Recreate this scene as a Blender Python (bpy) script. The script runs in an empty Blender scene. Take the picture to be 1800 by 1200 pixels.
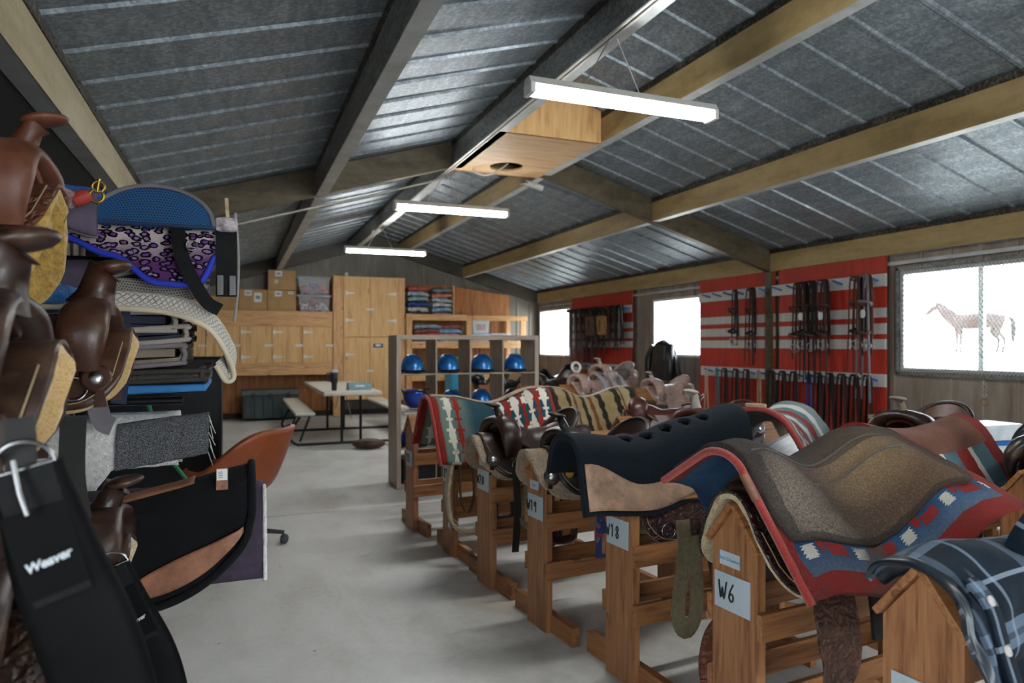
import bpy, math, random
from mathutils import Vector, Matrix, noise
random.seed(7)
SC = bpy.context.scene
COL = SC.collection
PI = math.pi
sin, cos = math.sin, math.cos
R = math.radians
V3 = Vector

def lin(h, a=1.0):
    h = h.lstrip('#')
    o = []
    for i in (0, 2, 4):
        c = int(h[i:i + 2], 16) / 255
        o.append(c / 12.92 if c <= .04045 else ((c + .055) / 1.055) ** 2.4)
    return (*o, a)

def clamp(x, a=0.0, b=1.0): return max(a, min(b, x))
def lerp(a, b, t): return a + (b - a) * t
def sstep(a, b, x):
    t = clamp((x - a) / (b - a)); return t * t * (3 - 2 * t)
def interp(tab, x):
    if x <= tab[0][0]: return tab[0][1]
    for (a, p), (b, q) in zip(tab, tab[1:]):
        if x <= b:
            t = (x - a) / (b - a); t = t * t * (3 - 2 * t)
            return p + (q - p) * t
    return tab[-1][1]
def nz(x, y, z=0.0): return noise.noise(V3((x, y, z)))

# ------------------------------------------------------------------ mesh builder
class MB:
    def __init__(s): s.v = []; s.f = []; s.uv = []; s.sm = []; s.has = False
    def add(s, vs, fs, uvs=None, smooth=False):
        o = len(s.v); s.v += [tuple(p) for p in vs]
        for f in fs: s.f.append(tuple(i + o for i in f)); s.sm.append(smooth)
        if uvs: s.uv += [tuple(q) for q in uvs]; s.has = True
        else: s.uv += [(p[0], p[1]) for p in vs]
        return s
    def box(s, c, d, m=None):
        x, y, z = d[0] / 2, d[1] / 2, d[2] / 2
        vs = [V3(p) for p in ((-x, -y, -z), (x, -y, -z), (x, y, -z), (-x, y, -z), (-x, -y, z), (x, -y, z), (x, y, z), (-x, y, z))]
        if m is not None: vs = [m @ p for p in vs]
        vs = [p + V3(c) for p in vs]
        return s.add(vs, [(0, 3, 2, 1), (4, 5, 6, 7), (0, 1, 5, 4), (1, 2, 6, 5), (2, 3, 7, 6), (3, 0, 4, 7)])
    def bar(s, a, b, w, h, up=(0, 0, 1)):
        a, b = V3(a), V3(b); t = (b - a).normalized(); sd = V3(up).cross(t).normalized(); n = t.cross(sd)
        vs = []
        for p in (a, b):
            for i, j in ((-1, -1), (1, -1), (1, 1), (-1, 1)): vs.append(p + sd * (i * w / 2) + n * (j * h / 2))
        return s.add(vs, [(0, 1, 2, 3), (7, 6, 5, 4), (0, 4, 5, 1), (1, 5, 6, 2), (2, 6, 7, 3), (3, 7, 4, 0)])
    def prism(s, poly, h, m=None):
        n = len(poly); m = m or Matrix()
        vs = [m @ V3((p[0], p[1], 0)) for p in poly] + [m @ V3((p[0], p[1], h)) for p in poly]
        fs = [tuple(range(n))[::-1], tuple(range(n, 2 * n))] + [(i, (i + 1) % n, n + (i + 1) % n, n + i) for i in range(n)]
        return s.add(vs, fs)
    def rings(s, rs, closed=False, cap=True, smooth=True):
        n = len(rs[0]); vs = [p for r in rs for p in r]; fs = []
        k = len(rs)
        for i in range(k if closed else k - 1):
            a, b = i * n, ((i + 1) % k) * n
            for j in range(n): fs.append((a + j, a + (j + 1) % n, b + (j + 1) % n, b + j))
        s.add(vs, fs, smooth=smooth)
        if cap and not closed:
            s.add(rs[0], [tuple(range(n))[::-1]]); s.add(rs[-1], [tuple(range(n))])
        return s
    def tube(s, pts, r, n=8, closed=False, cap=True, ry=None, side=None):
        pts = [V3(p) for p in pts]; k = len(pts)
        rf = r if callable(r) else (lambda i: r)
        rs = []; prev = None
        for i, p in enumerate(pts):
            if closed: t = pts[(i + 1) % k] - pts[i - 1]
            else: t = pts[min(i + 1, k - 1)] - pts[max(i - 1, 0)]
            if t.length < 1e-9: t = V3((0, 0, 1))
            t.normalize()
            if side is not None: a = V3(side); a = (a - t * a.dot(t))
            elif prev is None: a = t.cross(V3((0, 0, 1)) if abs(t.z) < .9 else V3((1, 0, 0)))
            else: a = prev - t * prev.dot(t)
            if a.length < 1e-6: a = t.cross(V3((.3, .5, .8)))
            a.normalize(); prev = a; b = t.cross(a)
            q = rf(i); q2 = q if ry is None else (ry(i) if callable(ry) else ry)
            rs.append([p + a * (q * cos(2 * PI * j / n)) + b * (q2 * sin(2 * PI * j / n)) for j in range(n)])
        return s.rings(rs, closed, cap)
    def strap(s, pts, w, t, side):
        """flat strap: width along `side`, thickness t"""
        pts = [V3(p) for p in pts]; k = len(pts); rs = []
        wf = w if callable(w) else (lambda i: w)
        for i, p in enumerate(pts):
            tn = (pts[min(i + 1, k - 1)] - pts[max(i - 1, 0)]).normalized()
            a = V3(side); a = (a - tn * a.dot(tn)).normalized(); b = tn.cross(a)
            q = wf(i) / 2
            rs.append([p + a * q - b * t / 2, p + a * q + b * t / 2, p - a * q + b * t / 2, p - a * q - b * t / 2])
        return s.rings(rs, smooth=False)
    def lathe(s, prof, n=20, m=None, cap=True):
        m = m or Matrix()
        rs = [[m @ V3((r * cos(2 * PI * j / n), r * sin(2 * PI * j / n), z)) for j in range(n)] for r, z in prof]
        return s.rings(rs, cap=cap)
    def ell(s, c, d, m=None, n=16, k=10):
        m = m or Matrix(); rs = []
        for i in range(k + 1):
            a = -PI / 2 + PI * i / k; q = max(cos(a), .02)
            rs.append([V3(c) + m @ V3((d[0] * q * cos(2 * PI * j / n), d[1] * q * sin(2 * PI * j / n), d[2] * sin(a))) for j in range(n)])
        return s.rings(rs)
    def torus(s, c, r, t, m=None, n=24, k=8, a0=0, a1=2 * PI):
        m = m or Matrix()
        full = abs(a1 - a0 - 2 * PI) < 1e-6
        cnt = n if full else n + 1
        pts = [V3(c) + m @ V3((r * cos(a0 + (a1 - a0) * i / n), r * sin(a0 + (a1 - a0) * i / n), 0)) for i in range(cnt)]
        return s.tube(pts, t, k, closed=full)
    def grid(s, P, nu, nv, th=0.0, uvf=None, smooth=True):
        """P(u,v)->Vector, u,v in 0..1; th>0 closes it into a solid of that thickness (below the surface)."""
        pts = [[V3(P(i / nu, j / nv)) for j in range(nv + 1)] for i in range(nu + 1)]
        uvs = [[(uvf(i / nu, j / nv) if uvf else (i / nu, j / nv)) for j in range(nv + 1)] for i in range(nu + 1)]
        w = nv + 1
        idx = lambda i, j: i * w + j
        fs = [(idx(i, j), idx(i + 1, j), idx(i + 1, j + 1), idx(i, j + 1)) for i in range(nu) for j in range(nv)]
        top = [p for r in pts for p in r]; tuv = [q for r in uvs for q in r]
        if th <= 0: return s.add(top, fs, tuv, smooth)
        bot = []
        for i in range(nu + 1):
            for j in range(nv + 1):
                a = pts[min(i + 1, nu)][j] - pts[max(i - 1, 0)][j]; b = pts[i][min(j + 1, nv)] - pts[i][max(j - 1, 0)]
                n = a.cross(b)
                if n.length < 1e-12: n = V3((0, 0, 1))
                bot.append(pts[i][j] - n.normalized() * th)
        N = len(top)
        fb = [tuple(q + N for q in f[::-1]) for f in fs]
        rim = [(i, 0) for i in range(nu)] + [(nu, j) for j in range(nv)] + [(i, nv) for i in range(nu, 0, -1)] + [(0, j) for j in range(nv, 0, -1)]
        L = len(rim); fr = []
        for q in range(L):
            a = idx(*rim[q]); b = idx(*rim[(q + 1) % L]); fr.append((a, a + N, b + N, b))
        s.add(top + bot, fs + fb + fr, tuv + tuv, smooth)
        for q in range(len(fr)): s.sm[-1 - q] = False
        return s
    def build(s, name, mat, parent=None, loc=None, rot=None, bevel=0, bseg=2, sub=0, mw=None):
        me = bpy.data.meshes.new(name); me.from_pydata(s.v, [], s.f)
        me.polygons.foreach_set('use_smooth', s.sm)
        if s.has:
            ul = me.uv_layers.new(name='UVMap'); li = [0] * len(me.loops); me.loops.foreach_get('vertex_index', li)
            ul.data.foreach_set('uv', [c for i in li for c in s.uv[i]])
        me.materials.append(mat); me.update()
        o = bpy.data.objects.new(name, me); COL.objects.link(o)
        if mw is not None: o.matrix_local = mw
        if loc is not None: o.location = loc
        if rot is not None: o.rotation_euler = rot
        if parent is not None: o.parent = parent
        if bevel:
            b = o.modifiers.new('Bevel', 'BEVEL'); b.width = bevel; b.segments = bseg; b.limit_method = 'ANGLE'
        if sub:
            b = o.modifiers.new('Subsurf', 'SUBSURF'); b.levels = sub; b.render_levels = sub
        return o

def tag(o, label, cat, group=None, kind=None):
    o['label'] = label; o['category'] = cat
    if group: o['group'] = group
    if kind: o['kind'] = kind
    return o
def struct(o, label=None):
    o['kind'] = 'structure'
    if label: o['label'] = label
    return o
def thing(name, label, cat, loc=(0, 0, 0), rz=0.0, group=None, rx=0.0, ry=0.0):
    o = bpy.data.objects.new(name, None); COL.objects.link(o)
    o.empty_display_size = .1; o.location = loc; o.rotation_euler = (rx, ry, rz)
    return tag(o, label, cat, group)
def board(name, a, b, w, h, mat, parent=None, up=(0, 0, 1), bevel=.003):
    """plank from a to b; its own local X runs along the grain"""
    a, b = V3(a), V3(b); t = (b - a); L = t.length; t.normalize(); sd = V3(up).cross(t).normalized(); n = t.cross(sd)
    m = Matrix((t, sd, n)).transposed().to_4x4(); m.translation = (a + b) / 2
    return MB().box((0, 0, 0), (L, w, h)).build(name, mat, parent, mw=m, bevel=bevel)
def rotm(ax, d): return Matrix.Rotation(R(d), 3, ax)
def arc(c, r, a0, a1, n, ax='xz'):
    out = []
    for i in range(n + 1):
        a = R(a0 + (a1 - a0) * i / n); u, v = r * cos(a), r * sin(a)
        out.append(V3(c) + (V3((u, 0, v)) if ax == 'xz' else V3((0, u, v)) if ax == 'yz' else V3((u, v, 0))))
    return out
def smooth_path(pts, n=6):
    """Catmull-Rom through the points"""
    P = [V3(p) for p in pts]; P = [P[0] * 2 - P[1]] + P + [P[-1] * 2 - P[-2]]; out = []
    for i in range(1, len(P) - 2):
        for k in range(n):
            t = k / n; a, b, c, d = P[i - 1], P[i], P[i + 1], P[i + 2]
            out.append(.5 * ((2 * b) + (c - a) * t + (2 * a - 5 * b + 4 * c - d) * t * t + (3 * b - a - 3 * c + d) * t ** 3))
    out.append(P[-2]); return out

# ------------------------------------------------------------------ node materials
class NT:
    def __init__(s, name):
        s.m = bpy.data.materials.new(name); s.m.use_nodes = True; s.t = s.m.node_tree; s.t.nodes.clear()
        s.out = s.n('ShaderNodeOutputMaterial')
    def n(s, typ, **kw):
        x = s.t.nodes.new(typ)
        for k, v in kw.items(): setattr(x, k, v)
        return x
    def l(s, a, b): s.t.links.new(a.s if isinstance(a, E) else a, b)
    def put(s, sock, v):
        if isinstance(v, E): s.l(v.s, sock)
        elif isinstance(v, bpy.types.NodeSocket): s.l(v, sock)
        else: sock.default_value = v
    def math(s, op, a, b=0.0, c=None):
        x = s.n('ShaderNodeMath', operation=op); s.put(x.inputs[0], a); s.put(x.inputs[1], b)
        if c is not None: s.put(x.inputs[2], c)
        return E(s, x.outputs[0])
    def coord(s, kind='Object'):
        return s.n('ShaderNodeTexCoord').outputs[kind]
    def mapping(s, vec, scale=(1, 1, 1), loc=(0, 0, 0), rot=(0, 0, 0)):
        x = s.n('ShaderNodeMapping'); s.l(vec, x.inputs['Vector']); x.inputs['Scale'].default_value = scale
        s.put(x.inputs['Location'], loc); x.inputs['Rotation'].default_value = rot
        return x.outputs[0]
    def xyz(s, vec):
        x = s.n('ShaderNodeSeparateXYZ'); s.l(vec, x.inputs[0]); return [E(s, o) for o in x.outputs]
    def noise(s, vec, scale=5, detail=4, rough=.55, dist=0):
        x = s.n('ShaderNodeTexNoise'); s.l(vec, x.inputs['Vector']); x.inputs['Scale'].default_value = scale
        x.inputs['Detail'].default_value = detail; x.inputs['Roughness'].default_value = rough; x.inputs['Distortion'].default_value = dist
        return E(s, x.outputs['Fac'])
    def voro(s, vec, scale=5, feature='F1', out='Distance', dim='3D'):
        x = s.n('ShaderNodeTexVoronoi', feature=feature, voronoi_dimensions=dim); s.l(vec, x.inputs['Vector']); x.inputs['Scale'].default_value = scale
        return E(s, x.outputs[out])
    def mix(s, f, a, b):
        x = s.n('ShaderNodeMix', data_type='RGBA'); s.put(x.inputs[0], f)
        for sock, v in ((x.inputs[6], a), (x.inputs[7], b)):
            if isinstance(v, str): v = lin(v)
            s.put(sock, v)
        return x.outputs[2]
    def ramp(s, f, stops):
        x = s.n('ShaderNodeValToRGB'); s.put(x.inputs[0], f); e = x.color_ramp.elements
        while len(e) < len(stops): e.new(.5)
        for q, (p, c) in zip(e, stops): q.position = p; q.color = lin(c) if isinstance(c, str) else c
        return x.outputs[0]
    def bump(s, h, strength=.3, dist=.01, prev=None):
        x = s.n('ShaderNodeBump'); x.inputs['Strength'].default_value = strength; x.inputs['Distance'].default_value = dist
        s.put(x.inputs['Height'], h)
        if prev is not None: s.l(prev, x.inputs['Normal'])
        return x.outputs[0]
    def bsdf(s, color, rough=.5, metal=0.0, normal=None, spec=.5, sheen=0, coat=0, trans=0, **kw):
        x = s.n('ShaderNodeBsdfPrincipled')
        if isinstance(color, str): color = lin(color)
        s.put(x.inputs['Base Color'], color); s.put(x.inputs['Roughness'], rough); s.put(x.inputs['Metallic'], metal)
        x.inputs['Specular IOR Level'].default_value = spec
        if sheen: x.inputs['Sheen Weight'].default_value = sheen; x.inputs['Sheen Roughness'].default_value = .6
        if coat: x.inputs['Coat Weight'].default_value = coat; x.inputs['Coat Roughness'].default_value = .25
        if trans: x.inputs['Transmission Weight'].default_value = trans
        if normal is not None: s.l(normal, x.inputs['Normal'])
        s.l(x.outputs[0], s.out.inputs[0]); return s.m
class E:
    def __init__(s, t, sock): s.t = t; s.s = sock
    def __add__(s, o): return s.t.math('ADD', s, o)
    def __sub__(s, o): return s.t.math('SUBTRACT', s, o)
    def __rsub__(s, o): return s.t.math('SUBTRACT', o, s)
    def __mul__(s, o): return s.t.math('MULTIPLY', s, o)
    def __truediv__(s, o): return s.t.math('DIVIDE', s, o)
    __radd__ = __add__; __rmul__ = __mul__
    def mod(s, o): return s.t.math('FLOORED_MODULO', s, o)
    def pp(s, o): return s.t.math('PINGPONG', s, o)
    def abs(s): return s.t.math('ABSOLUTE', s)
    def gt(s, o): return s.t.math('GREATER_THAN', s, o)
    def lt(s, o): return s.t.math('LESS_THAN', s, o)
    def mn(s, o): return s.t.math('MINIMUM', s, o)
    def mx(s, o): return s.t.math('MAXIMUM', s, o)
    def rng(s, a, b): return s.gt(a) * s.lt(b)
    def fl(s): return s.t.math('FLOOR', s)
    def sm(s, a, b):
        x = s.t.n('ShaderNodeMapRange', interpolation_type='SMOOTHSTEP'); s.t.l(s.s, x.inputs[0])
        x.inputs[1].default_value = a; x.inputs[2].default_value = b
        return E(s.t, x.outputs[0])

_MC = {}
def cached(f):
    def g(*a, **k):
        key = (f.__name__, a, tuple(sorted(k.items())))
        if key not in _MC: _MC[key] = f(*a, **k)
        return _MC[key]
    return g
def rnd_vec(t):
    """object coordinates shifted by a per-object random offset"""
    oi = t.n('ShaderNodeObjectInfo'); x = t.n('ShaderNodeVectorMath', operation='ADD'); cb = t.n('ShaderNodeCombineXYZ')
    q = E(t, oi.outputs['Random'])
    t.put(cb.inputs[0], q * 17.0); t.put(cb.inputs[1], q * 31.0); t.put(cb.inputs[2], q * 7.0)
    t.l(t.coord('Object'), x.inputs[0]); t.l(cb.outputs[0], x.inputs[1]); return x.outputs[0]
@cached
def plain(name, col, rough=.5, metal=0.0, var=.12, scale=8, bump=0.0, spec=.5, coat=0):
    t = NT(name); v = t.coord('Object'); n = t.noise(v, scale, 5)
    c = lin(col); d = tuple(x * (1 - var * 2) for x in c[:3]) + (1,); b = tuple(min(1, x * (1 + var)) for x in c[:3]) + (1,)
    return t.bsdf(t.ramp(n, [(.3, d), (.7, b)]), rough, metal, t.bump(n, bump) if bump else None, spec, coat=coat)
@cached
def wood(name, light, mid, dark, rough=.5, knots=True, sc=1.0, axis=0, wear=0.0):
    t = NT(name); v = rnd_vec(t)
    s = [1.2 * sc, 1.2 * sc, 1.2 * sc]; s = [14 * sc] * 3; s[axis] = 1.1 * sc
    g = t.noise(t.mapping(v, tuple(s)), 3.2, 6, .6, .6)
    f = [60 * sc] * 3; f[axis] = 2.0
    g2 = t.noise(t.mapping(v, tuple(f)), 3, 3, .6)
    col = t.ramp(g * .75 + g2 * .25, [(.32, dark), (.47, mid), (.68, light)])
    if knots:
        k = [4.5 * sc] * 3; k[axis] = 1.8 * sc
        kn = t.voro(t.mapping(v, tuple(k)), 1.4)
        col = t.mix(kn.lt(.105) * t.noise(v, 40, 2).sm(.2, .6), col, dark)
    if wear: col = t.mix(t.noise(v, 4, 5).sm(.55, .8) * wear, col, '#6b5238')
    return t.bsdf(col, rough, 0, t.bump(g2, .12, .004))
@cached
def leather(name, col, rough=.38, worn='#000000', wear=.0, tooled=False, var=.25):
    t = NT(name); v = t.coord('Object'); n = t.noise(v, 9, 6, .65); md = t.noise(v, 34, 5, .7)
    c = lin(col); d = tuple(x * (1 - var * 2) for x in c[:3]) + (1,); b = tuple(x * (1 + var * 1.8) for x in c[:3]) + (1,)
    cc = t.ramp(n * .7 + md * .3, [(.34, d), (.5, c), (.66, b)])
    sc = t.noise(t.mapping(v, (1, 1, 2.5), rot=(.4, .2, .5)), 22, 6, .75)
    if wear:
        cc = t.mix(t.noise(v, 5, 6, .65).sm(.52, .72) * wear, cc, worn); cc = t.mix(sc.sm(.60, .70) * wear * 1.3, cc, worn)
    fine = t.noise(v, 160, 3, .6); nb = t.bump(fine, .12, .003); nb = t.bump(n, .25, .01, nb)
    if tooled:
        wv = t.n('ShaderNodeTexWave', wave_type='RINGS'); t.l(t.mapping(v, (1, 1, 1)), wv.inputs['Vector'])
        wv.inputs['Scale'].default_value = 14; wv.inputs['Distortion'].default_value = 9; wv.inputs['Detail'].default_value = 2; wv.inputs['Detail Scale'].default_value = 2.2
        h = E(t, wv.outputs['Fac']); nb = t.bump(h, .75, .006, nb); cc = t.mix((1.0 - h) * .45, cc, d)
    return t.bsdf(cc, md * .28 + n * .15 + (rough - .17), 0, nb, .5)
@cached
def fuzzy(name, col, col2, scale=120, bump=.7, dist=.012, big=6, sheen=.3, amt=.7):
    t = NT(name); v = t.coord('Object'); n = t.noise(v, scale, 4, .7); m = t.noise(v, big, 5, .6)
    f = n * amt + m * (1 - amt)
    return t.bsdf(t.ramp(f, [(.36, col2), (.6, col)]), .95, 0, t.bump(n, bump, dist), .15, sheen=sheen)
@cached
def metal(name, col, rough=.3, var=.06): return plain(name, col, rough, 1.0, var, 20)
# ------------------------------------------------------------------ materials
PINE = wood('yellow_pine', '#e0b27c', '#d09c66', '#9b6b40', .55)
RACK = wood('stained_pine', '#ad7a4c', '#93613a', '#5f391d', .5)
RACK_Z = wood('stained_pine_upright', '#c98a4a', '#b4733a', '#7d4820', .48)
PLY = wood('plywood_sheet', '#e2bd8e', '#d2a878', '#ab8055', .6, sc=.45)
PLYZ = wood('plywood_upright', '#e6bd85', '#d8aa70', '#b4824e', .6, sc=.5, axis=2)
PLYD = wood('plywood_lining', '#b57c48', '#9c6234', '#6d3c1c', .65, sc=.5, axis=2)
CUBBY = wood('grey_laminate', '#b5a698', '#a59485', '#8c7c6f', .5, False, .8)
BLK = plain('black_paint', '#15161a', .45)
BLKM = plain('black_steel', '#1b1d20', .35, .4)
CHROME = metal('chrome', '#8f9092', .22)
STEEL = metal('zinc_steel', '#b9bcbc', .35)
BRASS = metal('brass', '#a88a4a', .35)
WHITE = plain('white_paint', '#dcdcd8', .5, var=.04)
WEB_BLK = plain('black_webbing', '#0c0d0f', .75, var=.2, scale=60, bump=.3, spec=.25)
def mk_galv(name, base, lo, hi, rough=.42, sc=1.0, met=.75):
    t = NT(name); v = t.coord('Object')
    sp = t.voro(t.mapping(v, (60 * sc,) * 3), 1, out='Color'); x = t.xyz(sp)[0]
    st = t.noise(t.mapping(v, (6, 1.2, 6)), 2.2, 6, .7); fl = t.noise(v, 46, 5, .75)
    f = x * .2 + st * .55 + fl * .25
    col = t.ramp(f, [(.33, lo), (.5, base), (.68, hi)])
    return t.bsdf(col, fl * .3 + (rough - .12), met, t.bump(fl, .05, .003))
GALV_ROOF = mk_galv('galvanised_roof_sheet', '#8d979f', '#737d86', '#b2bcc4', .45, met=.6)
GALV_BEAM = mk_galv('galvanised_beam', '#868785', '#5f605e', '#a6a7a4', .5)
GALV_DARK = mk_galv('weathered_flashing', '#48443c', '#2a2722', '#7a766c', .6)
def mk_tan(name, a, b, c):
    t = NT(name); v = t.coord('Object')
    n = t.noise(t.mapping(v, (1.2, .5, 3)), 2.5, 6, .65); sc = t.noise(v, 14, 6, .75)
    col = t.ramp(n * .7 + sc * .3, [(.35, c), (.5, b), (.66, a)])
    col = t.mix(sc.sm(.66, .74) * .5, col, '#c9c0a8')
    return t.bsdf(col, .5, .1)
TAN = mk_tan('tan_painted_steel', '#b39c70', '#a48b5c', '#8a734c')
OLIVE = mk_tan('olive_painted_steel', '#6e624c', '#5c513d', '#3d362a')
def mk_wallmetal(name, lo, mid, hi):
    t = NT(name); v = t.coord('Object')
    n = t.noise(t.mapping(v, (2, 3, .7)), 2, 6, .65); s = t.noise(t.mapping(v, (14, 14, .5)), 2, 3, .5); k = t.noise(v, 30, 5, .7)
    col = t.ramp(n * .55 + s * .25 + k * .2, [(.36, lo), (.5, mid), (.66, hi)])
    return t.bsdf(col, k * .2 + .38, .25)
SIDING = mk_wallmetal('brown_grey_metal_siding', '#837468', '#978a7e', '#aaa096')
SIDING_B = mk_wallmetal('olive_grey_metal_siding', '#565044', '#69635a', '#7d776d')
def mk_floor():
    t = NT('dusty_concrete'); v = t.coord('Object')
    n1 = t.noise(v, .55, 5, .55); n2 = t.noise(t.mapping(v, (1, .55, 1)), 2.2, 7, .62, .4); n3 = t.noise(v, 26, 5, .7)
    col = t.ramp(n1 * .4 + n2 * .45 + n3 * .15, [(.36, '#b2aea6'), (.48, '#cdccc8'), (.6, '#dddddb')])
    col = t.mix(t.noise(v, .9, 4, .6, .8).sm(.56, .74) * .55, col, '#a08c70')
    col = t.mix(t.noise(v, 3.1, 6, .7).sm(.62, .72) * .55, col, '#8a7f70')
    col = t.mix(t.noise(v, 9, 4, .7).sm(.68, .74) * .6, col, '#6f665a')
    col = t.mix(t.voro(v, 3.4).lt(.03) * .6, col, '#5d5348')
    return t.bsdf(col, n2 * .3 + .42, 0, t.bump(n3, .06, .004), .35)
FLOOR = mk_floor()
def mk_red():
    t = NT('red_painted_board_with_white_stripes'); v = t.coord('Object'); x, y, z = t.xyz(v)
    n = t.noise(t.mapping(v, (6, 6, 1)), 3, 6, .65)
    red = t.ramp(n, [(.3, '#9c2a1c'), (.5, '#b3321f'), (.72, '#c23d29')])
    m = z.rng(1.665, 1.765).mx(z.rng(1.495, 1.605)).mx(z.rng(1.34, 1.445))
    wh = t.ramp(n, [(.3, '#b9b6b0'), (.7, '#d4d2cd')])
    return t.bsdf(t.mix(m, red, wh), .55, 0, t.bump(n, .05, .004))
RED = mk_red()
def mk_glass():
    t = NT('window_glass'); tr = t.n('ShaderNodeBsdfTransparent'); gl = t.n('ShaderNodeBsdfGlossy'); gl.inputs['Roughness'].default_value = .02
    tr.inputs['Color'].default_value = (.97, .98, .98, 1)
    lw = t.n('ShaderNodeLayerWeight'); lw.inputs['Blend'].default_value = .5
    fr = t.math('POWER', E(t, lw.outputs['Facing']), 4.0) * .4 + .03
    mx = t.n('ShaderNodeMixShader'); t.l(fr, mx.inputs[0]); t.l(tr.outputs[0], mx.inputs[1]); t.l(gl.outputs[0], mx.inputs[2])
    t.l(mx.outputs[0], t.out.inputs[0]); return t.m
GLASS = mk_glass()
def mk_tube():
    t = NT('lit_fluorescent_tube'); e = t.n('ShaderNodeEmission'); e.inputs['Color'].default_value = (.98, 1, .985, 1); e.inputs['Strength'].default_value = 34
    t.l(e.outputs[0], t.out.inputs[0]); return t.m
TUBE = mk_tube()

# ------------------------------------------------------------------ the setting
X0, X1, Y0, Y1 = -1.2, 6.2, -5.4, 14.0
XA, ZA, SL = 2.55, 3.34, .295           # ridge x, rafter underside there, slope
def zu(x): return ZA - SL * abs(x - XA)   # rafter / purlin underside
def zr(x): return zu(x) + .27             # roof sheet underside
m = MB(); m.add([(X0 - .3, Y0 - 6, 0), (X1 + .3, Y0 - 6, 0), (X1 + .3, Y1 + .3, 0), (X0 - .3, Y1 + .3, 0), (X0 - .3, Y0 - 6, -.15), (X1 + .3, Y0 - 6, -.15), (X1 + .3, Y1 + .3, -.15), (X0 - .3, Y1 + .3, -.15)],
      [(0, 1, 2, 3), (7, 6, 5, 4), (0, 4, 5, 1), (1, 5, 6, 2), (2, 6, 7, 3), (3, 7, 4, 0)])
struct(m.build('floor', FLOOR), 'dusty grey concrete floor')
m = MB()
for y in (1.9, 5.9, 10.1): m.box((2.5, y, .0004), (7.3, .007, .0016))
struct(m.build('trim_1', plain('joint', '#85807a', .9)), 'saw-cut joints across the concrete floor')

def roof_side(sgn, name):
    xe = X1 + .35 if sgn > 0 else X0 - .35
    m = MB()
    a, b = V3((XA, 0, zr(XA))), V3((xe, 0, zr(xe))); t = (b - a).normalized(); nrm = V3((0, -t.z, 0)); n = V3((-t.z, 0, t.x)) * (1 if sgn > 0 else -1)
    if n.z < 0: n = -n
    prof = []   # along y: flat pans with upstanding ribs hanging slightly below as double beads
    y = Y0 - .2; rib = .38
    while y < Y1 + .2:
        prof += [(y, 0), (y + rib - .055, 0), (y + rib - .045, -.016), (y + rib - .02, -.016), (y + rib - .01, 0)]; y += rib
        prof += [(y - .006, .02), (y - .002, .02)]
    rs = []
    lo = [(a + V3((0, yy, 0)) + n * d) for yy, d in prof]; hi = [(b + V3((0, yy, 0)) + n * d) for yy, d in prof]
    k = len(prof); m.add(lo + hi, [(i, i + 1, k + i + 1, k + i) for i in range(k - 1)])
    up = [p + n * .03 for p in lo] + [p + n * .03 for p in hi]
    m.add(up, [(i, k + i, k + i + 1, i + 1) for i in range(k - 1)])
    return struct(m.build(name, GALV_ROOF), 'galvanised ribbed roof sheeting')
roof_side(1, 'ceiling_right'); roof_side(-1, 'ceiling_left')

RAFT = (-.7, 6.75, 13.86)
tn = [1]
def trim(o, label):
    tn[0] += 1; o.name = 'trim_%d' % tn[0]; o.data.name = o.name; return struct(o, label)
FLANGE = plain('bright_galvanised_flange', '#b9bdbd', .45, .35, var=.12, scale=6)
TAN_L = mk_tan('pale_tan_painted_steel', '#c9bd9f', '#bcae8c', '#a39470')
def rafter(y):
    m = MB(); w = .085
    for sg in (1, -1):
        xe = X1 - .06 if sg > 0 else X0 + .06
        a = V3((XA, y, ZA)); b = V3((xe, y, zu(xe)))
        for yy, th, z0, z1 in ((0, .012, 0, .262), (w / 2, w, 0, .012), (w / 2, w, .25, .262)):
            vs = []
            for p in (a, b):
                for dy in (-th / 2, th / 2):
                    for dz in (z0, z1): vs.append(p + V3((0, yy + dy, dz)))
            m.add(vs, [(0, 1, 3, 2), (4, 6, 7, 5), (0, 4, 5, 1), (2, 3, 7, 6), (0, 2, 6, 4), (1, 5, 7, 3)])
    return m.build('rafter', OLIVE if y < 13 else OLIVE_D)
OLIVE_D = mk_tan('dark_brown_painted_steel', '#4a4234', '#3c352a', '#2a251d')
for y, l in zip(RAFT, ('olive painted steel rafter behind the camera', 'olive painted steel rafter crossing mid room', 'olive painted steel rafter against the back wall')):
    trim(rafter(y), l)
def post(x, y, sy=.1):
    m = MB(); m.box((x, y, zu(x) / 2 - .005), (.1, sy, zu(x) - .01)); return m.build('post', OLIVE)
for x in (X1 - .07, X0 + .07):
    for y in RAFT[1:2]: trim(post(x, y), 'olive steel wall post under the middle rafter, ' + ('right wall' if x > 0 else 'left wall'))
def purlin(x, sg, web, flange, label, h=.235, w=.095):
    """cold-formed channel along y; web on the side of sg, lipped flanges away from it; sits flush with the rafter undersides"""
    zb = zu(x) - .004
    spans = [(Y0, RAFT[0] - .02), (RAFT[0] + .1, RAFT[1] - .02), (RAFT[1] + .1, RAFT[2] - .02)]
    m = MB(); f = MB(); d = MB()
    for a, b in spans:
        c, L = (a + b) / 2, b - a
        m.box((x, c, zb + h / 2), (.006, L, h))
        f.box((x - sg * w / 2, c, zb + .003), (w, L, .006)); f.box((x - sg * w, c, zb + .014), (.005, L, .024))
        d.box((x + sg * .004, c, zb + h + .004), (.012, L, .05)); d.box((x - sg * w / 2, c, zb + h + .02), (w, L, .006))
        k = a + .15
        while k < b: d.lathe([(.007, 0), (.006, .006)], 6, Matrix.Translation((x + sg * .010, k, zb + h + .004)) @ Matrix.Rotation(sg * PI / 2, 4, 'Y')); k += .42
    o = trim(m.build('purlin', web), label)
    p = f.build('flange', flange, o); q = d.build('flashing', GALV_DARK, o)
    return o
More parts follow.
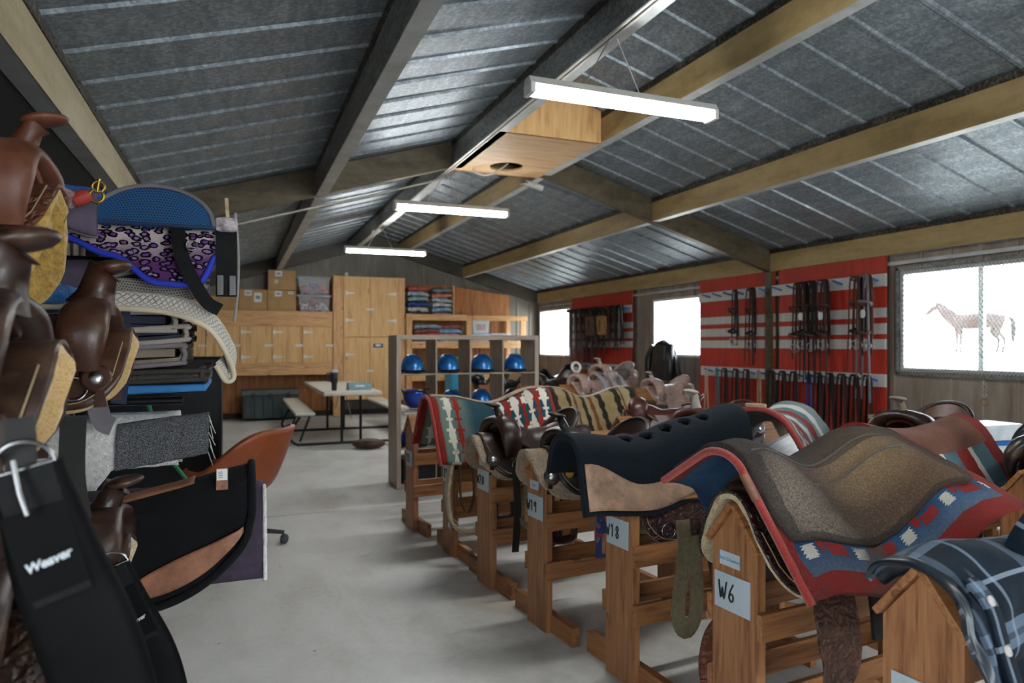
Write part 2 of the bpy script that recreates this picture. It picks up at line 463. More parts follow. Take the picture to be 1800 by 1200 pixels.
purlin(6.1, -1, TAN, FLANGE, 'tan eave purlin over the right wall')
purlin(4.4, -1, TAN, FLANGE, 'tan purlin halfway up the right roof slope')
purlin(3.03, -1, TAN, FLANGE, 'tan purlin just right of the ridge')
purlin(2.03, -1, GALV_BEAM, FLANGE, 'grey purlin just left of the ridge')
purlin(.69, -1, GALV_BEAM, FLANGE, 'grey purlin halfway up the left roof slope')
purlin(-.70, 1, TAN_L, FLANGE, 'tan purlin low on the left roof slope')

m = MB(); m.box((-.80, 2.6, (1.99 + zr(-.80)) / 2), (.02, 8.0, zr(-.80) - 1.99 - .004)); trim(m.build('eave_shade_board', plain('eave_shade_black', '#0c0c0d', .8, spec=.1)), 'added black sheet standing in for the dark shade under the eave above the left saddles')  # added sheet: its black paints in the shade beyond the left purlin
m = MB(); m.box((6.165, 4.2, 2.205), (.03, 19.0, .035)); trim(m.build('girt', FLANGE), 'pale galvanised strip along the top of the right wall')
# walls: ribbed siding panels
def siding_y(name, x, face, y0, y1, holes, label, ztop=None):
    """wall in the plane x, ribs vertical; holes = [(ya,yb,za,zb)]"""
    m = MB(); cuts = sorted({y0, y1, *[h[0] for h in holes], *[h[1] for h in holes]})
    for a, b in zip(cuts, cuts[1:]):
        hs = [h for h in holes if h[0] <= a + 1e-6 and h[1] >= b - 1e-6]
        zt = ztop or zr(x)
        segs = [(0, hs[0][2]), (hs[0][3], zt)] if hs else [(0, zt)]
        for z0, z1 in segs:
            m.box((x - face * .03, (a + b) / 2, (z0 + z1) / 2), (.05, b - a, z1 - z0))
            k = math.ceil((a + .03) / .3) * .3
            while k < b - .03:
                m.box((x + face * .004, k, (z0 + z1) / 2), (.022, .045, z1 - z0 - .002)); k += .3
    return struct(m.build(name, SIDING), label)
WINS = [(3.0, 4.98, 1.12, 2.12), (8.15, 9.40, 1.20, 2.10), (12.35, 13.83, 1.14, 2.13)]
siding_y('wall_right', X1, -1, Y0, Y1, WINS, 'brown grey ribbed metal wall with windows')
siding_y('wall_left', X0, 1, Y0, Y1, [(-1.6, .0, .9, 2.0)], 'ribbed metal wall behind the saddles')
def gable(name, y, face, holes, label):
    m = MB(); xs = sorted({X0 - .05, XA, X1 + .05, *[h[0] for h in holes], *[h[1] for h in holes]})
    for a, b in zip(xs, xs[1:]):
        hs = [h for h in holes if h[0] <= a + 1e-6 and h[1] >= b - 1e-6]
        zb = hs[0][3] if hs else 0
        for yy, th in ((y + face * -.03, .05),):
            vs = [(a, yy - th / 2, zb), (b, yy - th / 2, zb), (b, yy - th / 2, zr(b)), (a, yy - th / 2, zr(a)), (a, yy + th / 2, zb), (b, yy + th / 2, zb), (b, yy + th / 2, zr(b)), (a, yy + th / 2, zr(a))]
            m.add(vs, [(0, 1, 2, 3), (7, 6, 5, 4), (0, 4, 5, 1), (1, 5, 6, 2), (2, 6, 7, 3), (3, 7, 4, 0)])
        k = math.ceil((a + .03) / .3) * .3
        while k < b - .03: m.box((k, y + face * .004, (zb + zr(k)) / 2), (.045, .022, zr(k) - zb - .03)); k += .3
    return struct(m.build(name, SIDING_B), label)
gable('wall_back', Y1, -1, [], 'brown grey ribbed metal gable wall at the back')
gable('wall_front', Y0, 1, [(1.4, 4.6, 0, 2.5)], 'gable wall with the open barn doorway behind the camera')
# plywood lining of the back wall, cut along the roof slope
m = MB()
for a, b in ((-1.14, 1.7), (3.1, 5.47)):
    y = 13.93; zt = lambda x: min(zu(x) - .03, 2.62)
    pts = [a] + ([4.05] if a < 4.05 < b else []) + [b]
    for p, q in zip(pts, pts[1:]):
        vs = [(p, y, .1), (q, y, .1), (q, y, zt(q)), (p, y, zt(p)), (p, y + .02, .1), (q, y + .02, .1), (q, y + .02, zt(q)), (p, y + .02, zt(p))]
        m.add(vs, [(0, 1, 2, 3), (7, 6, 5, 4), (0, 4, 5, 1), (1, 5, 6, 2), (2, 6, 7, 3), (3, 7, 4, 0)])
trim(m.build('lining', PLYD), 'orange brown plywood lining on the back wall')
m = MB()
for s in ((-1.14, 13.95), (5.5, 13.95)): pass
m.box((2.2, 13.9, .05), (6.6, .06, .1)); trim(m.build('plate', plain('dark_sill', '#2b221a', .7)), 'dark sill board at the foot of the back wall')
# windows
WF = plain('white_aluminium', '#cfd2d3', .4, .3, var=.04)
for k, (a, b, z0, z1) in enumerate(WINS):
    o = bpy.data.objects.new('window_%d' % (k + 1), None); COL.objects.link(o); o.location = (X1, (a + b) / 2, z0)
    struct(o, ('wide mesh-covered window on the right wall nearest the camera', 'white window between the red boards', 'white window in the far right corner')[k])
    w, h = b - a, z1 - z0; m = MB()
    for yy in (-w / 2 + .02, w / 2 - .02): m.box((0, yy, h / 2), (.09, .04, h))
    for zz in (.02, h - .02): m.box((0, 0, zz), (.09, w - .08, .04))
    m.build('window_frame', WF, o)
    if k == 0:
        m = MB(); m.box((.02, .22, h / 2), (.03, .05, h - .08)); m.build('mullion', WF, o)
    MB().box((.025, 0, h / 2), (.005, w - .07, h - .07)).build('pane', GLASS, o)
    if k == 0:      # expanded metal security mesh in front, within an angle frame
        m = MB(); fx = -.055
        for yy in (-w / 2 - .02, w / 2 + .02): m.box((fx, yy, h / 2), (.02, .03, h + .07))
        for zz in (-.02, h + .02): m.box((fx, 0, zz), (.02, w + .07, .03))
        m.build('mesh_frame', GALV_BEAM, o)
        m = MB(); dy, dz = .034, .05; W2, H2 = w + .02, h + .02
        sl = dz / dy; c = -H2 / sl
        n = int((W2 + H2 / sl) / dy) + 1
        for fam in (1, -1):
            for i in range(n):
                s0 = -W2 / 2 - H2 / sl + i * dy     # y where the line meets z=0 (rising with +fam)
                za, zb = 0, H2; ya, yb = s0, s0 + H2 / sl
                if ya < -W2 / 2: za = (-W2 / 2 - ya) * sl; ya = -W2 / 2
                if yb > W2 / 2: zb = H2 - (yb - W2 / 2) * sl; yb = W2 / 2
                if zb - za < .01: continue
                m.bar((fx, fam * ya, za - .01), (fx, fam * yb, zb - .01), .0028, .004, (1, 0, 0))
        m.build('wire_mesh', GALV_BEAM, o)

# outside: pale sunlit yard climbing away on the right
m = MB()
def yard(u, v):
    x = X1 + .45 + u * 90; y = -40 + v * 130
    return (x, y, -.1 + 1.17 * sstep(8, 23, x) + .05 * nz(x * .2, y * .2))
m.grid(yard, 40, 40); struct(m.build('floor_outside', plain('pale_dust', '#e4dfd6', .95, var=.05, scale=.4)), 'pale bright ground outside the windows')
m = MB(); m.grid(lambda u, v: (-30 + u * 60, Y0 - 6.02 - v * 60, -.04), 6, 6); struct(m.build('floor_yard', plain('pale_yard', '#c9c6c0', .95, var=.05, scale=.4)), 'pale yard outside the doorway')

# light: overcast-bright sky through the doorway and windows
w = bpy.data.worlds.new('World'); SC.world = w; w.use_nodes = True; t = w.node_tree; t.nodes.clear()
bg = t.nodes.new('ShaderNodeBackground'); ou = t.nodes.new('ShaderNodeOutputWorld'); t.links.new(bg.outputs[0], ou.inputs[0])
bg.inputs[0].default_value = (.86, .94, 1.0, 1); bg.inputs[1].default_value = 6.5
cam = bpy.data.cameras.new('Camera'); co = bpy.data.objects.new('Camera', cam); COL.objects.link(co); SC.camera = co
co.location = (0, 0, 1.39); co.rotation_euler = (PI / 2, 0, R(-21.7)); cam.lens = 24.3; cam.sensor_width = 36; cam.shift_y = 5 / 1800
cam.clip_start = .02; cam.clip_end = 300
cam.dof.use_dof = True; cam.dof.focus_distance = 2.4; cam.dof.aperture_fstop = 3.0
vs = SC.view_settings; vs.view_transform = 'Standard'; vs.look = 'None'; vs.exposure = EXPOSURE = 1.2; vs.gamma = 1; vs.use_curve_mapping = False

# ------------------------------------------------------------------ lights and ridge fittings
def flu(y, label):
    g = thing('fluorescent_light', label, 'ceiling light', (2.13, y, 2.80), 0, 'fluorescent battens under the ridge')
    m = MB(); m.add([(-.63, -.03, .075), (.63, -.03, .075), (.63, .03, .075), (-.63, .03, .075), (-.63, -.055, .03), (.63, -.055, .03), (.63, .055, .03), (-.63, .055, .03)], [(0, 1, 2, 3), (7, 6, 5, 4), (0, 4, 5, 1), (1, 5, 6, 2), (2, 6, 7, 3), (3, 7, 4, 0)])
    m.build('housing', plain('lamp_white', '#c9c7c0', .45, var=.06), g)
    for sy in (-.028, .028):
        m = MB(); m.tube([(-.6, sy, 0), (.6, sy, 0)], .019, 12); m.build('tube', TUBE, g)
    for sx in (-1, 1):
        m = MB(); m.box((sx * .615, 0, .008), (.03, .11, .06)); m.build('end_cap', WHITE, g, bevel=.004)
    zc = zu(2.03) - 2.80
    for sx in (-.28, .10):
        m = MB(); m.tube([(sx, 0, .07), (-.1 if sx < 0 else -.06, 0, zc)], .004, 5); m.build('hanger', STEEL, g)
    return g
flu(.01, 'added unseen fluorescent light overhead, for more top light')  # unseen lamp added for top light, keeps the spacing of the visible row
flu(-3.5, 'added unseen fluorescent light by the doorway, for more top light')  # second unseen lamp, also added to brighten from above
flu(3.54, 'nearest and largest of the lit fluorescent lights under the roof')
flu(7.06, 'lit fluorescent light in front of the plywood ceiling box')['label'] = 'middle lit fluorescent light, just beyond the plywood box'
flu(10.6, 'lit fluorescent light above the tall plywood cupboard')
PIPE = plain('conduit', '#cfccc3', .4, .2, var=.05)
m = MB(); z = zu(2.03) - .022
m.tube([(1.99, -1, z), (1.99, 11.0, z)], .010, 8); m.tube([(2.025, -1, z), (2.025, 7.0, z)], .008, 8)
trim(m.build('conduit_run', PIPE), 'pale conduit pipes along the grey purlin left of the ridge')
m = MB(); m.tube(smooth_path([(1.99, 7.1, zu(2.03) - .05), (1.4, 7.1, zu(1.4) - .05), (.6, 7.1, zu(.6) - .05), (-.7, 7.12, zu(-.7) - .05)], 4), .011, 8)
trim(m.build('conduit_branch', PIPE), 'thin white conduit crossing under the left roof slope')
g = thing('ceiling_box', 'plywood ceiling box with a round hole between the ridge purlins', 'box', (2.53, 6.15, zu(2.03) - .004))
m = MB(); L = 1.42; W = .98; hr = .17; hy = .36
# bottom sheet with a round hole
ring = [(hr * cos(2 * PI * i / 32), hy + hr * sin(2 * PI * i / 32)) for i in range(32)]
def sq(a):
    c, s_ = cos(a), sin(a); k = 1 / max(abs(c), abs(s_)); return (c * k, s_ * k)
outer = [(sq(2 * PI * i / 32)[0] * W / 2, (L / 2) * sq(2 * PI * i / 32)[1] if True else 0) for i in range(32)]
for z, flip in ((0, 1), (.018, 0)):
    vs = [(x, y, z) for x, y in ring] + [(x, y, z) for x, y in outer]
    fs = [(i, (i + 1) % 32, 32 + (i + 1) % 32, 32 + i) for i in range(32)]
    m.add(vs, [f[::-1] for f in fs] if not flip else fs)
m.add([(x, y, 0) for x, y in ring] + [(x, y, .018) for x, y in ring], [(i, 32 + i, 32 + (i + 1) % 32, (i + 1) % 32) for i in range(32)])
m.build('bottom_sheet', PLY, g)
m = MB(); m.box((0, -L / 2 + .01, .2), (W, .02, .4)); m.build('front_sheet', PLYZ, g)
m = MB(); m.box((0, L / 2 - .01, .2), (W, .02, .4)); m.build('rear_sheet', PLYZ, g)
m = MB(); m.tube(smooth_path([(.05, hy, .12), (.0, hy + .02, .02), (-.15, hy + .1, -.07), (-.27, hy + .15, -.05), (-.3, hy + .2, .02)]), .009, 8); m.build('cable', WHITE, g)
m = MB(); m.lathe([(.05, 0), (.05, .03), (.02, .035)], 14, Matrix.Translation((.05, hy, .1))); m.build('junction_box', STEEL, g)
g = thing('floodlight', 'small white spotlight on the purlin beyond the plywood box', 'spotlight', (2.93, 7.0, zu(3.03) - .03))
m = MB(); m.lathe([(.03, 0), (.032, .05), (.032, .2), (.028, .22)], 14, Matrix.Rotation(R(110), 4, 'Y') @ Matrix.Rotation(R(20), 4, 'X')); m.build('lamp_body', WHITE, g)
m = MB(); m.lathe([(.05, -.02), (.05, .0), (.02, .015)], 12); m.build('mount', STEEL, g)
# ------------------------------------------------------------------ back wall cupboards
CARD = plain('cardboard', '#b48f63', .85, var=.07, scale=5)
LABEL = plain('paper_label', '#d9dcdc', .7, var=.03)
def hinge(p, sg, parent, name='strap_hinge'):
    """white tapered strap hinge on a door face (face looks to -y)"""
    m = MB(); x, y, z = p
    pl = [(0, -.035), (.03, -.035), (.04, -.02), (.17, -.008), (.17, .008), (.04, .02), (.03, .035), (0, .035)]
    M = Matrix.Translation((x, y, z)) @ Matrix.Rotation(PI / 2, 4, 'X')
    m.prism([(a * sg, b) for a, b in (pl if sg > 0 else pl[::-1])], .008, M)
    return m.build(name, WHITE, parent)
def hasp(p, parent):
    x, y, z = p; m = MB(); m.box((x, y - .008, z), (.13, .012, .035)); m.box((x + .05, y - .02, z), (.02, .02, .05)); return m.build('hasp', WHITE, parent, bevel=.002)
g = thing('wall_cupboard', 'long low row of plywood wall cupboards with white hinges, left of the tall cupboard', 'cupboard', (0, 0, 0))
YF = 13.5
m = MB(); m.box((.28, 13.71, 1.45), (2.82, .40, .96)); m.build('carcass', PLYD, g)
board('top_rail', (-1.13, YF, 1.86), (1.69, YF, 1.86), .03, .27, PINE, g)
board('bottom_rail', (-1.13, YF, .935), (1.69, YF, .935), .03, .23, PINE, g)
board('top_board', (-1.13, 13.72, 2.0), (1.69, 13.72, 2.0), .44, .025, PINE, g)
xs = [-1.10, -.52, .05, .60, 1.14, 1.69]
for k in range(5):
    a, b = xs[k], xs[k + 1]; m = MB(); m.box((0, 0, 0), (b - a - .012, .02, .67)); M = Matrix.Translation(((a + b) / 2, YF - .012, 1.387))
    d = m.build('door', PLYZ, g, mw=M, bevel=.002)
    w = (b - a) / 2; d['label'] = 'plywood door with two white strap hinges'
    hinge((-w + .02, -.012, .23), 1, d); hinge((-w + .02, -.012, -.23), 1, d); hasp((w - .06, -.012, -.02), d)
g = thing('tall_cupboard', 'tall plywood cupboard with two pairs of doors against the back wall', 'cupboard', (2.395, 13.5, 0))
m = MB(); m.box((0, .21, 1.51), (1.39, .40, 2.38)); m.build('carcass', PLYZ, g)
board('stile', (-.60, 0, .02), (-.60, 0, 2.7), .18, .03, PINE, g, up=(0, 1, 0))
for sx in (.62,): board('stile', (sx, 0, .3), (sx, 0, 2.7), .13, .03, PINE, g, up=(0, 1, 0))
for sx, w, z0, z1, sg in ((-.25, .50, 1.54, 2.69, 1), (.28, .55, 1.54, 2.69, -1), (-.25, .50, .33, 1.52, 1), (.28, .55, .33, 1.52, -1)):
    m = MB(); m.box((0, 0, 0), (w - .008, .02, z1 - z0)); d = m.build('door', PLYZ, g, mw=Matrix.Translation((sx, -.018, (z0 + z1) / 2)), bevel=.002)
    hh = (z1 - z0) / 2
    for zz in (hh * .45, -hh * .45): hinge((-sg * (w / 2 - .04), -.012, zz), sg, d)
    if sg > 0: hasp((w / 2, -.012, -.05), d)
    elif z0 < 1:
        m = MB(); m.box((-.12, -.012, .44), (.19, .004, .075)); pq = m.build('sign', plain('navy_sign', '#20406e', .5), d)
        m = MB(); m.ell((-.12, -.015, .445), (.06, .002, .022)); m.build('sign_emblem', LABEL, d)
tag(MB().lathe([(.012, 0), (.03, .012), (.036, .035), (.03, .058), (.012, .07)], 14).build('white_ball', WHITE, loc=(1.95, 13.5, 2.70)), 'small round white knob light on top of the tall cupboard', 'light')
# boxes on the wall cupboard
def carton(x, z, w, h, d, label, labels, grp='cardboard cartons on the wall cupboards'):
    g = thing('cardboard_box', label, 'box', (x, 13.74, z), 0, grp)
    m = MB(); m.box((0, 0, h / 2), (w, d, h - .004)); m.build('box_body', CARD, g, bevel=.006)
    m = MB(); m.box((0, 0, h - .002), (.05, d + .003, .003)); m.build('tape', plain('tape', '#c4a276', .4), g)
    for lx, lz, lw, lh in labels:
        m = MB(); m.box((lx * w, -d / 2 - .001, lz * h), (lw, .003, lh)); m.build('shipping_label', LABEL, g)
        m = MB(); m.box((lx * w, -d / 2 - .003, lz * h), (lw * .6, .002, lh * .35)); m.build('label_print', plain('print', '#8d9496', .7), g)
carton(.78, 2.402, .49, .37, .38, 'brown cardboard box on top of another, topmost of the three cartons', [(-.12, .82, .12, .10), (-.2, .42, .06, .06)])
carton(.775, 2.014, .505, .386, .40, 'brown cardboard box under the topmost box, beside the clear plastic tubs', [(-.12, .82, .12, .10), (.32, .88, .09, .05)])
carton(.27, 2.014, .49, .386, .40, 'brown cardboard box carrying nothing, with a big white sheet on its front', [(-.16, .82, .12, .10), (.18, .62, .13, .17)])
carton(-.52, 2.014, 1.06, .25, .36, 'long flat cardboard carton at the left end of the wall cupboards', [])
TUB = None
def mk_clear():
    t = NT('clear_plastic'); p = t.n('ShaderNodeBsdfPrincipled'); p.inputs['Base Color'].default_value = (.8, .82, .85, 1); p.inputs['Roughness'].default_value = .3
    tr = t.n('ShaderNodeBsdfTransparent'); tr.inputs['Color'].default_value = (.9, .92, .95, 1); mx = t.n('ShaderNodeMixShader'); mx.inputs[0].default_value = .26
    t.l(tr.outputs[0], mx.inputs[1]); t.l(p.outputs[0], mx.inputs[2]); t.l(mx.outputs[0], t.out.inputs[0]); return t.m
CLEAR = mk_clear()
CLOTH = [plain('cloth_%d' % i, c, .9, var=.18, scale=12) for i, c in enumerate(('#b04a42', '#6a5f8c', '#b5b3bb', '#c85a52', '#5a4f8a', '#c9cfd0', '#a8484a', '#33457a'))]
def lump(name, c, d, mat, parent, seed=0, n=14):
    """soft folded cloth slab"""
    m = MB()
    def top(u, v):
        x, y = u * 2 - 1, v * 2 - 1
        k = (1 - abs(x) ** 6) * (1 - abs(y) ** 6)
        return V3(c) + V3((x * d[0] / 2, y * d[1] / 2, (k - .5) * d[2] * .5 + .5 * d[2] * .5 * nz(x * 1.7 + seed, y * 1.7, seed * .3)))
    m.grid(top, n, n, d[2] * .55)
    return m.build(name, mat, parent)
for z, h, cl, lab in ((2.33, .34, (0, 4, 3), 'clear plastic tub of red and purple cloth, on top of the other tub'), (2.016, .31, (2, 6, 5), 'clear plastic tub of pale and red cloth, standing under the other tub')):
    g = thing('storage_tub', lab, 'tub', (1.36, 13.74, z), 0, 'clear storage tubs')
    m = MB(); rs = []
    for zz, w, d in ((0, .50, .36), (.02, .52, .38), (h - .04, .58, .42), (h - .03, .61, .44), (h - .005, .61, .44)):
        rs.append([V3((sx * w / 2, sy * d / 2, zz)) for sx, sy in ((-1, -1), (1, -1), (1, 1), (-1, 1))])
    m.rings(rs, smooth=False); m.build('tub_body', CLEAR, g, bevel=.02)
    m = MB(); m.box((0, 0, h - .02), (.63, .46, .022)); m.build('lid', CLEAR if z > 2.2 else plain('lid_grey', '#b9bcc4', .4), g, bevel=.006)
    for k, ci in enumerate(cl): lump('folded_cloth', ((k - 1) * .14, 0, .05 + h * .25 + .05 * (k % 2)), (.2, .3, h * .55), CLOTH[ci], g, k + z)
# chest under the cupboards
TRK = plain('dark_green_plastic', '#2f4240', .5, var=.15)
g = thing('plastic_chest', 'dark green ribbed plastic storage chest on the floor under the wall cupboards', 'chest', (.57, 13.5, 0))
m = MB(); m.box((0, 0, .25), (.96, .42, .42)); m.build('chest_body', TRK, g, bevel=.02)
for i in range(6):
    m = MB(); m.box((-.40 + i * .16, -.215, .24), (.085, .03, .37)); m.build('rib', TRK, g, bevel=.01)
m = MB(); m.box((0, 0, .51), (1.0, .46, .10)); m.build('lid', plain('trunk_lid', '#55605c', .5, var=.2), g, bevel=.02)
for sx in (-.3, 0, .3): m = MB(); m.box((sx, -.235, .46), (.07, .02, .09)); m.build('latch', BLK, g, bevel=.004)
# open pine shelves on the right part of the back wall
g = thing('pine_shelving', 'open pine shelving on the back wall right of the tall cupboard', 'shelf', (0, 0, 0))
for x, z1 in ((3.17, 2.0), (4.42, 1.98), (5.62, 1.98)): board('upright', (x, 13.5, .02), (x, 13.5, z1), .12, .06, PINE, g, up=(0, 1, 0))
for x, z1 in ((3.17, 1.9), (4.42, 1.9), (5.42, 1.9)): board('back_upright', (x, 13.86, .02), (x, 13.86, z1), .09, .05, PINE, g, up=(0, 1, 0))
for z, x0, x1, hh in ((1.93, 3.2, 4.36, .12), (1.93, 4.48, 5.7, .10), (1.38, 3.2, 5.7, .14), (.72, 3.2, 5.7, .12), (.16, 3.2, 5.7, .12)):
    board('front_rail', (x0, 13.455, z), (x1, 13.455, z), .03, hh, PINE, g)
for z, x1 in ((1.95, 4.36), (1.44, 5.6), (.77, 5.6), (.21, 5.6)): board('shelf', (3.2, 13.68, z), (x1, 13.68, z), .42, .022, PLY, g)
board('side_panel', (4.09, 13.68, 1.97), (4.09, 13.68, 2.58), .025, .42, PLYZ, g, up=(0, 1, 0))
# folded saddle blankets
SB = [plain('blanket_%d' % i, c, .95, var=.25, scale=14) for i, c in enumerate(('#b85a50', '#93a9ae', '#34498a', '#cbc7be', '#7d8d90', '#8f5557', '#cf7c6c', '#a9bac0', '#c9bfc1', '#86b0c8', '#b87f80', '#4a4e58'))]
stk = [(3.36, 1.965, (11, 3, 2, 1, 7, 0), .42, .102), (3.85, 1.965, (10, 9, 8, 7, 6, 4), .42, .098), (3.55, 1.455, (2, 0, 5, 1), .56, .09), (4.02, 1.455, (7, 10, 9, 5), .5, .09)]
hues = ('brick red', 'grey teal', 'navy', 'pale grey', 'slate', 'dark maroon', 'salmon', 'pale blue grey', 'dusty pink', 'light blue', 'rose', 'charcoal')
ordn = ('lowest', 'second', 'third', 'fourth', 'fifth', 'sixth')
for si, (x, z, cs, w, hh) in enumerate(stk):
    sn = ('left stack beside the tall cupboard on the top pine shelf', 'right stack on the top pine shelf', 'left stack on the middle pine shelf', 'right stack on the middle pine shelf')[si]
    for k, c in enumerate(cs):
        g = lump('folded_blanket', (0, 0, 0), (w * random.uniform(.93, 1.03), .40, hh * 1.0), SB[c], None, si * 9 + k)
        g.location = (x, 13.68, z + hh * (k + .42) + .012)
        tag(g, '%s folded blanket, %s from the bottom of the %s' % (hues[c], ordn[k], sn.split(' on the ')[0].replace(' beside the tall cupboard', '') + (', top shelf' if si < 2 else ', middle shelf')), 'blanket', 'folded blankets on the pine shelves')
def tub(x, y, z, w, d, h, mat, label, lid=None, cat='tub', name='plastic_tub', grp=None):
    g = thing(name, label, cat, (x, y, z), 0, grp); m = MB(); rs = []
    for zz, q in ((0, .86), (.01, .9), (h * .9, 1), (h, 1)): rs.append([V3((sx * w / 2 * q, sy * d / 2 * q, zz)) for sx, sy in ((-1, -1), (1, -1), (1, 1), (-1, 1))])
    m.rings(rs, smooth=False); m.build('tub_body', mat, g, bevel=.01)
    m = MB(); m.box((0, 0, h + .01), (w * 1.06, d * 1.06, .025)); m.build('lid', lid or mat, g, bevel=.006); return g
PWH = plain('milky_plastic', '#c3c8ce', .4, var=.05)
tub(4.68, 13.66, 1.455, .40, .34, .12, PWH, 'lower white plastic tub on the middle pine shelf')
g = tub(4.68, 13.66, 1.605, .36, .34, .26, PWH, 'white plastic tub with a pink panel standing on another tub, middle pine shelf')
m = MB(); m.box((0, -.168, .14), (.2, .004, .13)); m.build('panel', plain('pink_print', '#b99a98', .6), g)
tub(5.12, 13.66, 1.455, .42, .34, .14, plain('grey_plastic', '#8d9096', .5), 'grey plastic tub with white lid at the right of the middle pine shelf', PWH)
tub(3.98, 13.62, .78, .40, .3, .34, plain('green_plastic', '#2f8a63', .45), 'green plastic tub on the lower pine shelf, seen through the cube shelf')
tub(3.32, 13.62, .78, .26, .3, .24, PWH, 'white plastic tub on the lower pine shelf beside the tall cupboard')
tub(4.75, 13.62, .78, .34, .3, .3, plain('rosy_plastic', '#a98a96', .5), 'pinkish plastic tub on the lower pine shelf')
tub(3.9, 12.2, .0, .62, .45, .95, plain('teal_tub', '#2b8fb4', .4), 'tall teal plastic tub standing on the floor behind the cube shelf', plain('teal_lid', '#37a5cc', .35))
tub(4.72, 12.2, .0, .5, .45, .98, CARD, 'tall cardboard carton standing on the floor behind the cube shelf', name='cardboard_box', cat='box')

# ------------------------------------------------------------------ cube shelf with riding helmets
CX, CY, CW, CD = 1.42, 6.56, 1.49, .39
g = thing('cube_shelf', 'grey wood-effect cube shelf with sixteen open compartments', 'shelf', (CX, CY, 0))
for x in (0.022, CW - .022): board('side_panel', (x, CD / 2, .0), (x, CD / 2, 1.48), .044, CD, CUBBY if x > 1 else CUBBY, g, up=(0, 1, 0))
for z in (.022, 1.458): board('end_board', (.044, CD / 2, z), (CW - .044, CD / 2, z), CD, .044, wood('grey_laminate_flat', '#ad9d8f', '#9c8b7d', '#837367', .5, False, .8), g)
CL = wood('grey_laminate_flat', '#ad9d8f', '#9c8b7d', '#837367', .5, False, .8)
cw = (CW - .088) / 4
for i in (1, 2, 3):
    board('shelf', (.044, CD / 2, .022 + i * .359), (CW - .044, CD / 2, .022 + i * .359), CD - .004, .016, CL, g)
for j in (1, 2, 3):
    board('divider', (.044 + j * cw, CD / 2, .044), (.044 + j * cw, CD / 2, 1.436), .016, CD - .004, CL, g, up=(0, 1, 0))
def mk_helm(name, a, b):
    t = NT(name); n = t.noise(t.coord('Object'), 6, 3); return t.bsdf(t.ramp(n, [(.35, a), (.65, b)]), .28, .35, None, .6, coat=.5)
HEL = mk_helm('metallic_blue_shell', '#0d4a98', '#1f8ad0'); HEL2 = mk_helm('royal_blue_shell', '#13338f', '#1d4fb4'); HEL3 = mk_helm('black_shell', '#101216', '#1c2026')
def helmet(name, label, mat, loc, rz=0, rx=0, grp='riding helmets in the cube shelf'):
    g = thing(name, label, 'helmet', loc, rz, grp, rx=rx)
    m = MB(); rs = []
    for i in range(13):
        a = PI / 2 * i / 12; q = cos(a) ** .8 if i < 12 else .03; z = .02 + .165 * sin(a)
        rs.append([V3((.112 * q * cos(2 * PI * j / 28), .138 * q * sin(2 * PI * j / 28), z + (.012 * cos(4 * PI * j / 28) * (1 - i / 12)))) for j in range(28)])
    inn = [[V3((p.x * .9, p.y * .9, p.z * .9)) for p in r] for r in rs]
    m.rings(inn[::-1] + rs, cap=False); m.add(inn[-1], [tuple(range(28))]); m.add(rs[-1], [tuple(range(28))]); m.build('shell', mat, g)
    m = MB()
    def brim(u, v):
        a = R(205 + 130 * u); r = 1 + v * .42 * sin(PI * u) ** .6
        return (.112 * r * cos(a), .138 * r * sin(a), .03 - .02 * v)
    m.grid(brim, 16, 4, .006); m.build('peak', BLK, g)
    for k in range(5):
        m = MB(); m.tube([(-.05 + .025 * k, -.11 * (1 - abs(k - 2) * .04), .10 - .0 * abs(k - 2)), ((-.05 + .025 * k) * .8, -.03, .185)], .0045, 5); m.build('vent', HEL3, g)
    m = MB(); m.torus((0, 0, .018), 1, .008, Matrix.Diagonal((.112, .138, 1)).to_3x3(), 28, 6) if False else m.tube([(.113 * cos(2 * PI * j / 28), .139 * sin(2 * PI * j / 28), .02 + .012 * cos(4 * PI * j / 28)) for j in range(28)], .007, 6, closed=True)
    m.build('rim', BLK, g)
    for sx in (-1, 1):
        m = MB(); m.strap(smooth_path([(sx * .105, 0, .03), (sx * .12, -.03, -.0), (sx * .15, -.08, .002), (sx * .19, -.06, .004)], 4), .018, .003, (0, 1, .3)); m.build('chin_strap', WEB_BLK, g)
    return g
def cell(r, c): return (CX + .044 + cw * (c + .5), CY + CD / 2 - .03, .022 + (3 - r) * .359 + (.008 if r < 3 else .022))
hl = ('leftmost blue riding helmet on the top row of the cube shelf', 'second blue riding helmet from the left, top row of the cube shelf', 'third blue riding helmet from the left, top row of the cube shelf', 'rightmost blue riding helmet on the top row of the cube shelf')
for c in range(4):
    x, y, z = cell(0, c); helmet('riding_helmet', hl[c], HEL, (x - .03 + .01 * c, y - .02, z), R((8, -6, 5, -4)[c]))
x, y, z = cell(1, 0); h = helmet('riding_helmet', 'royal blue riding helmet lying upside down in the second row, left column', HEL2, (x - .01, y - .02, z + .195), 0, PI)
x, y, z = cell(1, 1); helmet('riding_helmet', 'blue riding helmet half hidden by the teal blanket, second column of second row', HEL, (x + .03, y, z), .2)
x, y, z = cell(1, 2); helmet('riding_helmet', 'blue riding helmet behind the teal blanket, third column of second row', HEL, (x - .01, y, z), -.2)
x, y, z = cell(1, 3); helmet('riding_helmet', 'black riding helmet in the right column, second row of the cube shelf', HEL3, (x, y, z), .1)
x, y, z = cell(2, 0); helmet('riding_helmet', 'royal blue riding helmet in the third row, left column, behind the first rack', HEL2, (x - .03, y, z), .3)
x, y, z = cell(2, 1); helmet('riding_helmet', 'black riding helmet in the third row, second column of the cube shelf', HEL3, (x - .02, y, z), -.3)
MESHB = plain('black_crate_plastic', '#17191c', .6, var=.3, scale=90, bump=.3)
